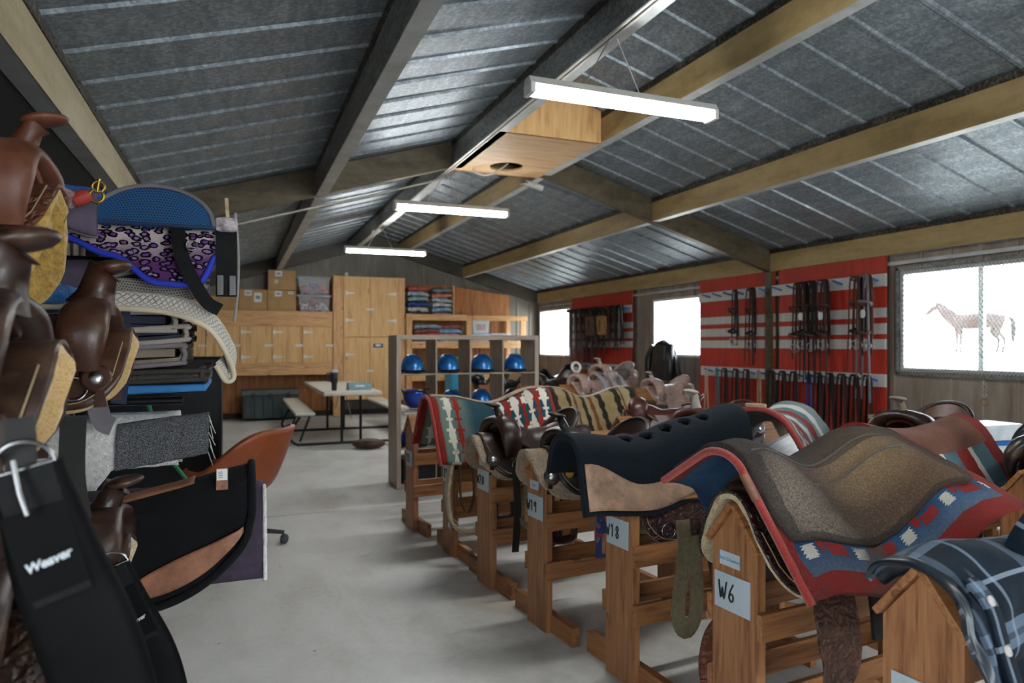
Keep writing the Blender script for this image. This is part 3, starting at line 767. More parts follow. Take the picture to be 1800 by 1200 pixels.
for c in (0, 1):
    x, y, z = cell(3, c); g = thing('crate', ('black mesh crate in the bottom left compartment of the cube shelf', 'black mesh crate in the bottom row, second compartment of the cube shelf')[c], 'crate', (x, y, z), 0, 'black crates in the cube shelf')
    m = MB()
    for sx, sy, dx, dy in ((0, -.15, .30, .012), (0, .15, .30, .012), (-.145, 0, .012, .29), (.145, 0, .012, .29)): m.box((sx, sy, .12), (dx, dy, .22))
    m.box((0, 0, .006), (.30, .31, .012)); m.build('crate_body', MESHB, g)
    m = MB()
    for i in range(9): m.box((-.13 + i * .0325, -.158, .12), (.008, .008, .2))
    for i in range(6): m.box((0, -.158, .04 + i * .035), (.28, .008, .008))
    m.build('grille', MESHB, g)
    m = MB(); m.torus((0, 0, 0), .0, .0) if False else m.box((0, 0, .232), (.31, .32, .018)); m.build('rim', BLK, g)

# ------------------------------------------------------------------ folding picnic table
TOP = plain('pale_plastic_top', '#d6d0c5', .5, var=.05)
g = thing('picnic_table', 'folding picnic table with two attached benches, pale top on black steel', 'table', (0, 0, 0))
def slab(name, c, sx, sy, z, t):
    m = MB(); m.box((0, 0, 0), (sx, sy, t)); return m.build(name, TOP, g, mw=Matrix.Translation((c[0], c[1], z - t / 2)), bevel=.018, bseg=3)
slab('tabletop', (1.49, 11.1), .80, 2.9, .74, .055)
slab('bench_seat', (.88, 11.4), .27, 2.9, .44, .045); slab('bench_seat', (2.30, 11.0), .27, 2.9, .44, .045)
for y in (9.85, 11.5):
    m = MB(); m.tube(smooth_path([(.80, y, .40), (.74, y, .30), (.66, y, .14), (.74, y, .035), (.9, y, .02), (1.6, y, .02), (2.25, y, .02), (2.42, y, .035), (2.5, y, .14), (2.42, y, .30), (2.34, y, .40)], 5), .019, 10); m.build('base_tube', BLKM, g)
    m = MB(); m.tube([(.93, y, .40), (.80, y, .06)], .015, 8); m.build('bench_strut', BLKM, g)
    for x in (1.36, 1.62):
        m = MB(); m.tube([(x, y, .03), (x, y, .69)], .019, 10); m.build('leg', BLKM, g)
    m = MB(); m.tube([(1.36, y, .6), (1.62, y, .6)], .012, 8); m.build('cross_tube', BLKM, g)
    m = MB(); m.tube([(1.49, y, .35), (1.49, y + (.55 if y < 11 else -.55), .69)], .007, 6); m.build('brace', STEEL, g)
g = thing('tumbler', 'tall dark grey insulated tumbler with clear lid on the picnic table', 'cup', (1.27, 9.95, .742))
m = MB(); m.lathe([(.034, 0), (.036, .005), (.038, .10), (.05, .125), (.054, .25), (.052, .255)], 20); m.build('cup_body', plain('dark_grey_steel', '#2d3133', .4, .3), g)
m = MB(); m.lathe([(.054, .255), (.055, .262), (.053, .285), (.03, .29)], 20); m.build('lid', PWH, g)
m = MB(); m.tube([(.015, 0, .27), (.03, 0, .37)], .006, 8); m.build('straw', PWH, g)
m = MB(); m.tube(smooth_path([(-.05, 0, .24), (-.1, 0, .235), (-.105, 0, .15), (-.048, 0, .13)]), .009, 8); m.build('handle', plain('dark_handle', '#24282a', .5), g)
g = thing('paper_tray', 'pale blue open tray on the picnic table', 'tray', (1.63, 10.05, .742))
m = MB(); BLT = plain('pale_blue_plastic', '#8fb0ba', .5)
m.box((0, 0, .006), (.32, .22, .012))
for sx in (-1, 1): m.box((sx * .11, -.10, .05), (.09, .012, .09)); m.box((sx * .154, 0, .05), (.012, .22, .09))
m.box((0, .105, .05), (.32, .012, .09)); m.box((0, -.10, .022), (.14, .012, .032)); m.build('tray_body', BLT, g)
m = MB(); m.box((.02, 0, .035), (.2, .17, .045)); m.build('paper_pile', LABEL, g)
# leather bag on the floor
LB = leather('bag_leather', '#4a2a1c', .5)
g = thing('leather_bag', 'small brown leather bag lying on the floor beside the picnic table', 'bag', (1.63, 9.25, 0), R(-12))
m = MB(); m.ell((0, 0, .07), (.22, .12, .07), None, 24, 12); m.build('bag_body', LB, g)
m = MB(); m.tube([(-.19, -.06, .09), (0, -.105, .115), (.19, -.05, .09)], .008, 6); m.build('zip', BLK, g)
m = MB(); m.tube(smooth_path([(.2, .02, .06), (.33, .08, .012), (.42, -.02, .01), (.5, .05, .01), (.43, .12, .012), (.3, .04, .015)], 5), .009, 6); m.build('strap', leather('strap_tan', '#9a7d58', .5), g)

# ------------------------------------------------------------------ office chair
CH = leather('cognac_leather', '#8a4524', .38, var=.12)
g = thing('office_chair', 'cognac leather tub office chair on a black castor base', 'chair', (.0, 5.12, 0), R(-28))
def shellp(u, v):
    # u: round the back from left arm to right arm, v: seat edge -> rim
    a = R(lerp(-148, 148, u)); bk = (1 + cos(a)) / 2
    rr = lerp(.20, .335 + .05 * bk, v ** .75); z = .40 + v ** 1.15 * (.15 + .27 * sstep(.35, .95, bk))
    return (rr * cos(a) * 1.0, rr * sin(a) * 1.02, z)
m = MB(); m.grid(shellp, 48, 14, .03); m.build('shell', CH, g)
m = MB()
def seatp(u, v):
    a = 2 * PI * u; r = .265 * v
    return (r * cos(a) - .04, r * sin(a), .42 + .03 * (1 - v ** 4))
m.grid(seatp, 32, 8, .05); m.build('seat', CH, g)
m = MB(); m.lathe([(.13, .36), (.035, .34), (.028, .12), (.04, .10), (.04, .08)], 14); m.build('gas_column', BLK, g)
for k in range(5):
    a = R(28 + 72 * k - 6); d = V3((cos(a), sin(a), 0))
    m = MB(); m.tube([d * .03 + V3((0, 0, .10)), d * .18 + V3((0, 0, .095)), d * .31 + V3((0, 0, .075))], lambda i: (.024, .018, .014)[i], 8); f = m.build('base_arm', BLK, g)
    m = MB(); q = d.cross(V3((0, 0, 1)))
    for s_ in (-1, 1):
        M = Matrix.Translation(d * .31 + q * (s_ * .018) + V3((0, 0, .03))) @ q.to_track_quat('Z', 'Y').to_matrix().to_4x4()
        m.lathe([(.012, -.010), (.029, -.009), (.029, .009), (.012, .010)], 14, M)
    m.build('castor', plain('castor_grey', '#3a3f44', .5), f)
# black locker
g = thing('black_locker', 'tall black metal cabinet behind the leather chair at the left wall', 'cabinet', (-.60, 6.05, 0))
BL2 = plain('black_enamel', '#07090d', .4, 0, var=.1, spec=.2)
m = MB(); m.box((0, 0, .65), (.98, .5, 1.28)); m.build('cabinet_body', BL2, g, bevel=.012)
m = MB(); m.box((0, -.262, .66), (.95, .022, 1.24)); d = m.build('door', BL2, g, bevel=.006)
m = MB(); m.box((-.4, -.285, .85), (.02, .03, .3)); m.build('handle', BLKM, d, bevel=.004)
# ------------------------------------------------------------------ draped things
def sec(s, r, al, ar=None):
    """cross-section of something draped over a ridge: s metres from the ridge -> (y, z)"""
    a = al if s > 0 else (ar if ar is not None else al); q = abs(s); sg = 1 if s > 0 else -1
    if q < r * a: t = q / r; return sg * r * sin(t), -r * (1 - cos(t))
    e = q - r * a; return sg * (r * sin(a) + e * cos(a)), -r * (1 - cos(a)) - e * sin(a)
def drape(m, x0, x1, sl, sr, ridge, r, ang, th, nu=24, ns=24, wob=.004, ws=5.0, seed=0.0, angr=None, curl=0.0):
    """sl/sr: length hanging on +y / -y side as fn of u; ang: angle fn or number (degrees); UV = (x metres from x0, s metres)"""
    fn = lambda q: q if callable(q) else (lambda u: q)
    sl, sr, ridge, ang = fn(sl), fn(sr), fn(ridge), fn(ang); angr = fn(angr) if angr is not None else ang
    def sv(u, v): return lerp(-sr(u), sl(u), v)
    def P(u, v):
        s = sv(u, v); y, z = sec(s, r, R(ang(u)), R(angr(u)))
        w = wob * nz(u * ws + seed, s * ws * 2 + seed, seed) + wob * .5 * nz(u * ws * 3, s * ws * 5, seed + 3)
        q = clamp(abs(s) / .3)
        return (lerp(x0, x1, u) + curl * q * w, y + (1 if s > 0 else -1) * w * (.3 + 2.2 * q), ridge(u) + z + w * (1 - q))
    m.grid(P, nu, ns, th, lambda u, v: (u * (x1 - x0), sv(u, v))); return P
def rounded(L, rr, u, w):
    """hanging length with rounded lower corners: L full length, rr corner radius, w width"""
    d = min(u, 1 - u) * w; k = min(rr * 1.5, L * .68)
    if d >= rr: return L
    return L - k + k / rr * math.sqrt(max(rr * rr - (rr - d) ** 2, 0))

LTH = {'dark': ('#2a1813', .33), 'black': ('#141011', .3), 'walnut': ('#3d2116', .32), 'chestnut': ('#4d2716', .32), 'maroon': ('#451d18', .3), 'pale': ('#a98d83', .38), 'tan': ('#8d6a45', .5), 'russet': ('#582d1a', .42), 'grey': ('#6c625c', .35), 'wine': ('#351c1f', .36)}
FLC = {'cream': ('#cdbb97', '#a28a5f'), 'gold': ('#c9a252', '#94702c'), 'beige': ('#a8937a', '#7b6852'), 'sheep': ('#d1c6ae', '#a1917a'), 'hide': ('#d3b483', '#b08a50'), 'grey': ('#8c8078', '#5f554e')}
def L_(k, tooled=False, worn=True):
    c, r = LTH[k]; return leather('leather_%s%s' % (k, '_tooled' if tooled else ''), c, r, '#8a6a4c' if k not in ('pale', 'tan') else '#c2b3a8', .22 if worn else 0, tooled)
def F_(k): return fuzzy('fleece_' + k, FLC[k][0], FLC[k][1], 70 if k != 'hide' else 200, .9 if k != 'hide' else .2, .012)
def saddle(label, loc, rz=0, body='dark', seat=None, fleece='beige', tooled=False, group='saddles on the racks', rx=0, ry=0, horn=True, stir=True, sc=1.0, fend=True, flat=0, hornm=None, lining=.0, drop=.27, conch=True, strings=False, ang=58, cov=False, hw=1.0, hh=0.0, front=.29, short=0.0):
    g = thing('western_saddle', label, 'saddle', loc, rz, group, rx=rx, ry=ry); g.scale = sc if isinstance(sc, tuple) else (sc,) * 3
    B = L_(body, tooled); S = L_(seat or body); P = L_(body); F = F_(fleece)
    sk = lambda L, rr, w, top=.0: (lambda u: rounded(L, rr, u, w))
    rz_ = lambda u: .028 + .012 * cos(u * 2 * PI)
    # fleece lining under the skirts
    m = MB(); drape(m, -.375, front, sk(drop - .006, .13, .66), sk(drop - .006, .13, .66), lambda u: rz_(u) - .010, .085, ang, .016, 44, 26, .002); m.build('fleece_lining', F, g)
    m = MB(); drape(m, -.37, front + .004 - lining, sk(drop - short, .12, .63), sk(drop - short, .12, .63), rz_, .09, ang, .008, 40, 22, .002); m.build('skirt', B, g)
    def surf(x, s, off=.01):
        y, z = sec(s, .09, R(ang)); n = V3((0, sin(R(ang)) * (1 if s > 0 else -1), cos(R(ang)))); return V3((x, y, z + .04)) + n * off
    # stitched border on the skirts
    for sg in (1, -1):
        m = MB(); pts = []
        for i in range(31):
            u = i / 30; s = sg * (rounded(drop - short, .12, u, .63) - .016); x = lerp(-.352, front - .014 - lining, u)
            y, z = sec(s, .09, R(ang)); n = V3((0, sin(R(ang)) * sg, cos(R(ang)))); pts.append(V3((x, y, rz_(u) + z)) + n * .005)
        m.tube(pts, .0022, 4); m.build('stitching', plain('stitch_thread', '#9a8564', .7), g)
    # seat with jockeys
    zt = ((-.30, .055), (-.20, .075), (-.10, .052), (.0, .045), (.09, .075), (.17, .10), (.24, .075))
    def sdrop(u): return .085 + .125 * sin(PI * clamp(u * 1.02)) ** .5
    m = MB(); drape(m, -.27, .215, sdrop, sdrop, lambda u: interp(zt, lerp(-.27, .215, u)), .12, ang - 4, .014, 26, 20, .002); m.build('seat', S, g)
    m = MB(); drape(m, -.40, -.20, lambda u: rounded(.19, .12, u * .6 + .0, .4), lambda u: rounded(.19, .12, u * .6, .4), lambda u: .052, .10, ang, .008, 12, 18, .002); m.build('rear_jockey', B, g)
    # fork with swells, gullet left open
    path = [(-.148, -.085), (-.160, -.03), (-.152, .03), (-.115, .078), (-.06, .10), (0, .108), (.06, .10), (.115, .078), (.152, .03), (.160, -.03), (.148, -.085)]
    rx_ = [.05, .058, .066, .066, .058, .054, .058, .066, .066, .058, .05]; rn = [.012, .022, .034, .036, .030, .027, .030, .036, .034, .022, .012]
    rs = []
    if cov: path = [(a * .5, b * .5 - .015) for a, b in path]
    pp = smooth_path([(0, a, b) for a, b in path], 3)
    for i, p in enumerate(pp):
        q = i / 3; i0 = min(int(q), 9); f = q - i0
        a = lerp(rx_[i0], rx_[i0 + 1], f); b = lerp(rn[i0], rn[i0 + 1], f)
        t = (pp[min(i + 1, len(pp) - 1)] - pp[max(i - 1, 0)]).normalized(); n = V3((1, 0, 0)).cross(t)
        rs.append([V3((.185 - .10 * max(0, -p.z) + .1 * p.z * 0, p.y, p.z)) + V3((1, 0, 0)) * (a * cos(2 * PI * j / 14)) + n * (b * sin(2 * PI * j / 14)) for j in range(14)])
    m = MB(); m.rings(rs); m.build('fork', P, g)
    if horn:
        HM = hornm or P
        m = MB(); m.tube([(.18, 0, .10), (.193, 0, .14), (.208, 0, .17 + hh), (.22, 0, .185 + hh)], lambda i: (.034 * hw, .025 * hw, .021 * hw, .026 * hw)[i], 14)
        h = m.build('horn', HM, g)
        m = MB(); m.ell((0, 0, 0), (.05 * hw ** .25, .044 * hw ** .3, .013 * hw ** .8), rotm('Y', -10), 20, 8); m.build('horn_cap', HM, h, loc=(.235, 0, .197 + hh))
    # cantle: dished plate behind the seat
    ck = .45 if cov else 1.0
    def cant(u, v):
        a = R(lerp(-82, 82, u)); c = max(cos(a), 0)
        lean = v * (.055 * c + .01)
        return (-.155 - .085 * c - lean, (.158 + .012 * v) * (.75 if cov else 1) * sin(a), .02 - .06 * (1 - c) + ck * v * (.115 * c ** .6 + .012))
    m = MB(); m.grid(cant, 26, 8, -.022); c = m.build('cantle', S, g)
    m = MB(); m.tube([V3(cant(i / 26, 1)) + V3((-.008, 0, .004)) for i in range(27)], .013, 8); m.build('cantle_binding', P, c)
    # leathers
    for sg in (1, -1):
        if fend:
            pts = []; ww = []
            for s, w in ((.13, .09), (.20, .15), (.27, .19), (.34, .20), (.40, .16), (.44, .08)):
                y, z = sec(sg * s, .115, R(ang + 4)); pts.append(V3((.02, y + sg * .012, z + .055))); ww.append(w)
            last = pts[-1]; pts += [last + V3((0, sg * .012, -.06)), last + V3((0, sg * .014, -.13))]; ww += [.065, .06]
            k = len(ww); P2 = smooth_path(pts, 4); m = MB()
            m.strap(P2, lambda i: lerp(ww[min(i // 4, k - 1)], ww[min(i // 4 + 1, k - 1)], (i % 4) / 4), .007, (1, 0, 0)); m.build('fender', B, g)
            if stir:
                b = pts[-1]
                q = [(-.055, -.0), (-.066, -.05), (-.068, -.10), (-.055, -.135), (0, -.145), (.055, -.135), (.068, -.10), (.066, -.05), (.055, -.0), (0, .012)]
                m = MB(); m.tube(smooth_path([b + V3((x, sg * .004, z)) for x, z in q] + [b + V3((-.055, sg * .004, 0))], 3), lambda i: .009, 8, ry=.026, side=(0, 1, 0)); m.build('stirrup', L_('dark'), g)
        if conch:
            for x, s in ((front - .075, .21), (-.30, .13)):
                o = surf(x, sg * s, .016); nrm = V3((0, sin(R(ang)) * sg, cos(R(ang))))
                M = Matrix.Translation(o) @ nrm.to_track_quat('Z', 'Y').to_matrix().to_4x4()
                m = MB(); m.lathe([(.042, -.003), (.042, .0), (.035, .004)], 16, M); rsx = m.build('rosette', P, g)
                m = MB(); m.lathe([(.019, .003), (.019, .006), (.012, .010), (.004, .012)], 16, M); m.build('concho', STEEL, rsx)
                m = MB()
                m.strap([o + nrm * .006, o + nrm * .01 + V3((.01, 0, -.03)), o + nrm * .004 + V3((.012, 0, -.085))], lambda i: (.016, .02, .034)[i], .004, (1, 0, 0)); m.build('tie_strap', P, rsx)
        o = surf(.16, sg * (drop - .05), .012); m = MB(); nrm = V3((0, sin(R(ang)) * sg, cos(R(ang))))
        M3 = nrm.to_track_quat('Z', 'Y').to_matrix(); m.torus(o, .034, .005, M3, 20, 6); m.build('rigging_ring', CHROME, g)
    return g

# ------------------------------------------------------------------ numbered racks
def text_mesh(cu, parent, name='sign_text'):
    tmp = bpy.data.objects.new('tmp_text', cu); COL.objects.link(tmp); dg = bpy.context.evaluated_depsgraph_get(); dg.update()
    me = bpy.data.meshes.new_from_object(tmp.evaluated_get(dg)); mt = cu.materials[0]; bpy.data.objects.remove(tmp); bpy.data.curves.remove(cu)
    if not me.materials: me.materials.append(mt)
    o = bpy.data.objects.new(name, me); COL.objects.link(o); o.parent = parent; return o
INK = plain('marker_ink', '#191c22', .6)
GLY = {'W': [[(0, 1), (.22, 0), (.42, .62), (.62, 0), (.95, 1)]], '6': [[(.62, 1), (.25, .55), (.12, .2), (.35, 0), (.6, .12), (.58, .38), (.3, .42), (.15, .25)]],
       '1': [[(.2, .8), (.42, 1), (.42, 0)]], '2': [[(.1, .8), (.3, 1), (.6, .9), (.58, .62), (.1, 0), (.7, 0)]], '0': [[(.4, 1), (.12, .7), (.12, .3), (.4, 0), (.68, .3), (.68, .7), (.4, 1)]],
       '9': [[(.62, .78), (.4, 1), (.16, .78), (.3, .55), (.6, .7), (.62, .9), (.58, 0)]], '8': [[(.4, .52), (.15, .75), (.4, 1), (.65, .75), (.4, .52), (.12, .25), (.4, 0), (.68, .25), (.4, .52)]],
       '3': [[(.15, .9), (.42, 1), (.65, .78), (.35, .55), (.68, .28), (.4, 0), (.12, .12)]]}
def handwrite(text, o, ux, uz, h, parent, nrm, name='marker_writing', t=.0028, mat=None):
    m = MB(); x = 0
    for ch in text:
        for st in GLY[ch]:
            P = smooth_path([V3(o) + V3(ux) * ((x + a * .62) * h) + V3(uz) * (b * h) + V3(nrm) * .001 for a, b in st], 4)
            m.tube(P, t, 5)
        x += .72
    return m.build(name, mat or INK, parent)
def saddle_rack(loc, rz, label, text=None, h=.84, L=.86, small=None, lean=0.0, zcard=.56):
    """pine rack: local +x runs away from the aisle; pointed uprights, two rails a side, roof boards on top"""
    g = thing('saddle_rack', label, 'rack', loc, rz, 'numbered pine saddle racks'); W = .19
    for x in (.019, L - .019):
        M = Matrix.Translation((x - .019, 0, 0)) @ Matrix(((0, 0, 1, 0), (1, 0, 0, 0), (0, 1, 0, 0), (0, 0, 0, 1)))
        m = MB(); w = W / 2; m.prism([(-w, 0), (w, 0), (w, h - .12), (0, h), (-w, h - .12)], .038, M); m.build('upright', RACK_Z2, g, bevel=.003)
        board('foot', (x + (.03 if x < .1 else -.03), -.29, .045), (x + (.03 if x < .1 else -.03), .29, .045), .038, .09, RACK, g)
    for sg in (1, -1):
        for z in (.30, .535): board('side_rail', (-.004, sg * (W / 2 + .011), z), (L + .004, sg * (W / 2 + .011), z), .02, .085, RACK, g)
        a = math.atan2(.12, W / 2); o = V3((0, sg * W / 4, h - .06)); n = V3((0, sg * sin(a), cos(a)))
        c = o + n * .011; m = MB(); mm = Matrix.Rotation(-sg * a, 3, 'X'); M = mm.to_4x4(); M.translation = c + V3((L / 2, 0, 0))
        m.box((0, 0, 0), (L + .03, .165, .018)); m.build('roof_board', RACK, g, mw=M, bevel=.003)
    if text:
        m = MB(); m.box((-.002, .005, zcard + .06), (.003, .15, .115)); c = m.build('number_card', plain('pale_blue_card', '#b3c0c8', .7, var=.04), g)
        handwrite(text, (-.0045, .005 + .027 * len(text) - .0, zcard + .035), (0, -1, 0), (0, 0, 1), .056 if len(text) < 3 else .05, c, (-1, 0, 0))
    if small:
        m = MB(); m.box((-.002, .015, zcard + .165), (.003, .085, .045)); c = m.build('name_card', plain('pale_blue_card', '#b3c0c8', .7, var=.04), g)
        cu = bpy.data.curves.new('sign_text', 'FONT'); cu.body = small; cu.size = .0165; cu.align_x = 'CENTER'; cu.align_y = 'CENTER'; cu.extrude = .0004
        cu.materials.append(plain('blue_print', '#5f94b8', .7)); o = text_mesh(cu, c)
        o.matrix_local = Matrix(((0, 0, -1, -.0045), (-1, 0, 0, .015), (0, 1, 0, zcard + .165), (0, 0, 0, 1)))
    return g
RACK_Z2 = wood('stained_pine_upright_z', '#b08054', '#966440', '#633c22', .48, axis=2)
RK = R(5)
racks = [((1.19, 5.13), None, 'W18'[:0]), ]
r1 = saddle_rack((1.21, 5.13, 0), RK, 'pine saddle rack with a small white card, farthest of the aisle row', '23', .84, zcard=.47)
r2 = saddle_rack((1.30, 4.42, 0), RK, 'pine saddle rack under the teal, red and white striped blanket', '21', .84, small='Rio', zcard=.47)
r3 = saddle_rack((1.325, 3.77, 0), RK, 'pine saddle rack with a card reading W20', 'W20', .83, zcard=.545, small='Joe')
r4 = saddle_rack((1.37, 3.12, 0), RK, 'pine saddle rack with a card reading W19', 'W19', .86, zcard=.53, small='Ace')
r5 = saddle_rack((1.47, 2.50, 0), RK, 'pine saddle rack with a W18 card half covered by a saddle skirt', 'W18', .86, zcard=.55)
r6 = saddle_rack((1.45, 1.76, 0), RK, 'pine saddle rack with a card reading W6', 'W6', .875, small='Black Diamond', zcard=.545)
r7 = saddle_rack((1.45, 1.12, 0), RK, 'pine saddle rack under the blue plaid jacket', '', .865)
m = MB(); m.box((-.002, 0, .55), (.003, .14, .14)); m.build('number_card', plain('pale_blue_card', '#b3c0c8', .7, var=.04), r7)
for nm, x, y, lb in ((0, 2.55, 5.30, 'pine rack under the tan and black striped blanket'), (0, 2.62, 4.45, 'pine rack in the second row under the fleece-lined maroon saddle'), (0, 2.62, 3.72, 'pine rack in the second row under the red-brown saddle'), (0, 2.46, 2.80, 'pine rack in the second row under the red-edged striped pad'), (0, 2.70, 2.32, 'pine rack in the second row under the brown patched blanket'), (0, 3.22, 2.72, 'pine rack under the dark saddle with the pale horn'), (0, 3.1, 1.92, 'pine rack under the dark saddle at the right edge')):
    saddle_rack((x, y, 0), R(35) if 'red-edged' in lb else RK, lb, None, .84, .8)

# ------------------------------------------------------------------ saddles and pads on the aisle row
FR = PI + RK      # horn towards the aisle
def on_rack(x, y, along=.36, z=.84): return (x + along * cos(RK), y + along * sin(RK), z)
saddle('dark brown western saddle under the teal striped blanket', on_rack(1.30, 4.42, .36, .852), FR, 'wine', fleece='grey', horn=False, cov=True, stir=False)
saddle('dark leather saddle with fleece lining on the rack carrying card W20', on_rack(1.325, 3.77, .29, .842), FR, 'dark', 'dark', 'beige', lining=.05, drop=.31, front=.375)
saddle('black leather saddle with beige skirts on the rack carrying card W19', on_rack(1.37, 3.12, .34, .85), FR, 'black', 'dark', 'beige', lining=.12, drop=.31, front=.43, sc=.95)
saddle('dark tooled saddle hidden under the navy felt pad with tan leather', on_rack(1.47, 2.50, .34, .882), FR, 'wine', 'dark', 'cream', True, fend=False, stir=False, cov=True, horn=False, drop=.46, sc=(1, .58, .86), ang=74, conch=False)
saddle('dark brown tooled saddle under the brown and red blanket', on_rack(1.45, 1.76, .275, .892), FR, 'dark', 'dark', 'cream', True, cov=True, horn=False, fend=False, stir=False, drop=.36, ang=62, conch=False)

def uvmat(name, fn, rough=.95, bump=.5, scale=150, sheen=.05):
    """pattern from UV (x metres, s metres)"""
    t = NT(name); x, s, _ = t.xyz(t.coord('UV')); v = t.coord('Object'); fu = t.noise(v, scale, 4, .7); big = t.noise(v, 5, 5, .6)
    col = fn(t, x, s, fu, big)
    col = t.mix((1.0 - fu) * .55, col, t.mix(.6, col, '#0a0808'))
    return t.bsdf(col, rough, 0, t.bump(fu, bump, .008), .12, sheen=sheen)
def wig(t, s, f, a): return (s * f).pp(1.0) * a      # triangle wave
# teal / red / white arrow blanket
def pat_teal(t, x, s, fu, big):
    c = t.mix(x.sm(.2, .3), '#5f716c', '#264650'); d = (s * 1.0)
    saw = (s.mod(.075) / .075); saw2 = (s.pp(.11) / .11)
    c = t.mix((x.rng(.06, .13)), c, '#6f8077')
    for x0, wd, colr in ((.115, .022, '#d8d2c4'), (.175, .016, '#8e2c24'), (.50, .024, '#d8d2c4'), (.555, .02, '#8e2c24'), (.61, .028, '#d8d2c4'), (.665, .018, '#86291f'), (.72, .026, '#cfc9bb'), (.775, .022, '#8e2c24'), (.83, .026, '#d8d2c4')):
        c = t.mix((x - x0).abs().lt(saw2 * wd + saw.rng(.0, .25) * .018 + .004), c, colr)
    c = t.mix(x.gt(.66) * x.lt(.69) * saw2.gt(.75), c, '#ddd7c9')
    return t.mix((x.lt(.05)).mx(x.gt(.875)), c, '#86281f')
T_TEAL = uvmat('teal_arrow_weave', pat_teal)
def blanket(name, label, cat, loc, rz, mat, x0, x1, sl, sr, ridge, r, ang, th, parts=(), ry=0, rx=0, angr=None, wob=.006, seed=1., group='saddle blankets and pads', nu=32, ns=36):
    g = thing(name, label, cat, loc, rz, group, ry=ry, rx=rx)
    m = MB(); drape(m, x0, x1, sl, sr, ridge, r, ang, th, nu, ns, wob, seed=seed, angr=angr); m.build('weave', mat, g)
    return g
EDGE_R = fuzzy('red_edging', '#a3372e', '#7c241d', 160, .4); SUEDE = leather('worn_suede', '#9c8069', .75, '#6b5142', .35)
def edge_tube(g, name, mat, x, sl, sr, ridge, r, ang, rad, angr=None, off=0.0, n=30):
    m = MB(); pts = []
    for i in range(n + 1):
        s = lerp(-sr, sl, i / n); y, z = sec(s, r, R(ang), R(angr if angr is not None else ang)); pts.append((x, y, ridge + z + off))
    m.tube(pts, rad, 6); return m.build(name, mat, g)
def saddle_ridge(hi, lo, end, a=.18, b=.5): return lambda u: interp(((0, hi), (a, hi - .01), (b, lo), (.9, end), (1, end)), u)
# 1. teal blanket on the second rack
rdg = saddle_ridge(.155, .095, .19)
g = blanket('saddle_blanket', 'teal, red and white arrow-patterned saddle blanket beside the cube shelf', 'saddle blanket', (1.15, 4.43, .90), RK, T_TEAL, 0, .90, .44, .52, rdg, .12, 63, .016, seed=2.)
edge_tube(g, 'edging', EDGE_R, 0, .44, .52, .155 - .008, .12, 63, .012)
m = MB(); drape(m, .02, .88, .045, .045, lambda u: rdg(u) + .006, .12, 58, .004, 26, 8, .003); m.build('wear_strip', SUEDE, g)
# 2. tan and black stripes on the second row
def pat_tan(t, x, s, fu, big):
    c = t.mix(big.sm(.4, .7), '#a8946c', '#978058')
    for x0, wd, colr in ((.03, .05, '#2e2823'), (.17, .03, '#33291f'), (.235, .022, '#6a3d2a'), (.33, .035, '#2e2823'), (.41, .03, '#7a4a30'), (.50, .04, '#2b2723'), (.66, .045, '#2e2823'), (.71, .012, '#6a3d2a'), (.83, .06, '#23221f')):
        c = t.mix((x - x0).abs().lt(wd * .5 + wd * .2 * (s.pp(.05) / .05).gt(.5)), c, colr)
    return c
T_TAN = uvmat('tan_black_stripe_weave', pat_tan)
rdg2 = saddle_ridge(.19, .09, .17, .1, .45)
g = blanket('saddle_blanket', 'tan saddle blanket with black and brown stripes in the second row', 'saddle blanket', (2.38, 5.26, .85), RK, T_TAN, 0, .86, .42, .42, rdg2, .12, 58, .016, seed=4.)
m = MB(); drape(m, .01, .85, .02, .02, lambda u: rdg2(u) + .005, .12, 58, .004, 26, 6, .003); m.build('piping', fuzzy('cream_braid', '#c9c2b0', '#9b927f', 160, .4), g)
saddle('saddle buried under the tan and black striped blanket', on_rack(2.55, 5.30, .36, .852), FR, 'dark', fleece='beige', horn=False, cov=True, stir=False, fend=False)
# 3. navy felt pad with holes along the spine, tan wear leather
NAVY = fuzzy('navy_felt', '#18212b', '#0a0f15', 260, .5, .006, 8, .03)
rdg3 = lambda u: interp(((0, .14), (.35, .11), (.7, .17), (1, .22)), u)
g = thing('felt_pad', 'navy felt saddle pad with spine holes and tan wear leather', 'saddle pad', (1.215, 2.495, .895), R(8), 'saddle blankets and pads')
m = MB()
def pad3(u, v):
    s = lerp(-.375, .24, v)
    y, z = sec(s, .112, R(76), R(79)); return (u * .95, y, rdg3(u) + z + .004 * nz(u * 6, s * 8, 1.))
# holes: skip faces inside the circles
def holes_grid(m, P, nu, nv, th, inside):
    q = MB(); q.grid(P, nu, nv, th, lambda u, v: (u * .95, lerp(-.375, .24, v)))
    keep = []
    nf = nu * nv
    hole = [inside((k // nv + .5) / nu, (k % nv + .5) / nv) for k in range(nf)]
    fs = [f for k, f in enumerate(q.f[:nf]) if not hole[k]] + [f for k, f in enumerate(q.f[nf:2 * nf]) if not hole[k]] + q.f[2 * nf:]
    N = (nu + 1) * (nv + 1); idx = lambda i, j: i * (nv + 1) + j
    for k in range(nf):
        if hole[k]:
            i, j = divmod(k, nv)
            for di, dj, a, b in ((-1, 0, idx(i, j), idx(i, j + 1)), (1, 0, idx(i + 1, j + 1), idx(i + 1, j)), (0, -1, idx(i + 1, j), idx(i, j)), (0, 1, idx(i, j + 1), idx(i + 1, j + 1))):
                ii, jj = i + di, j + dj
                if 0 <= ii < nu and 0 <= jj < nv and not hole[ii * nv + jj]: fs.append((a, a + N, b + N, b))
    m.add(q.v, fs, q.uv, True)
holes_grid(m, pad3, 100, 80, .022, lambda u, v: any(((u - (.30 + .115 * k)) * .95) ** 2 + (lerp(-.375, .24, v) + .035) ** 2 < .031 ** 2 for k in range(5)))
m.build('felt', NAVY, g)
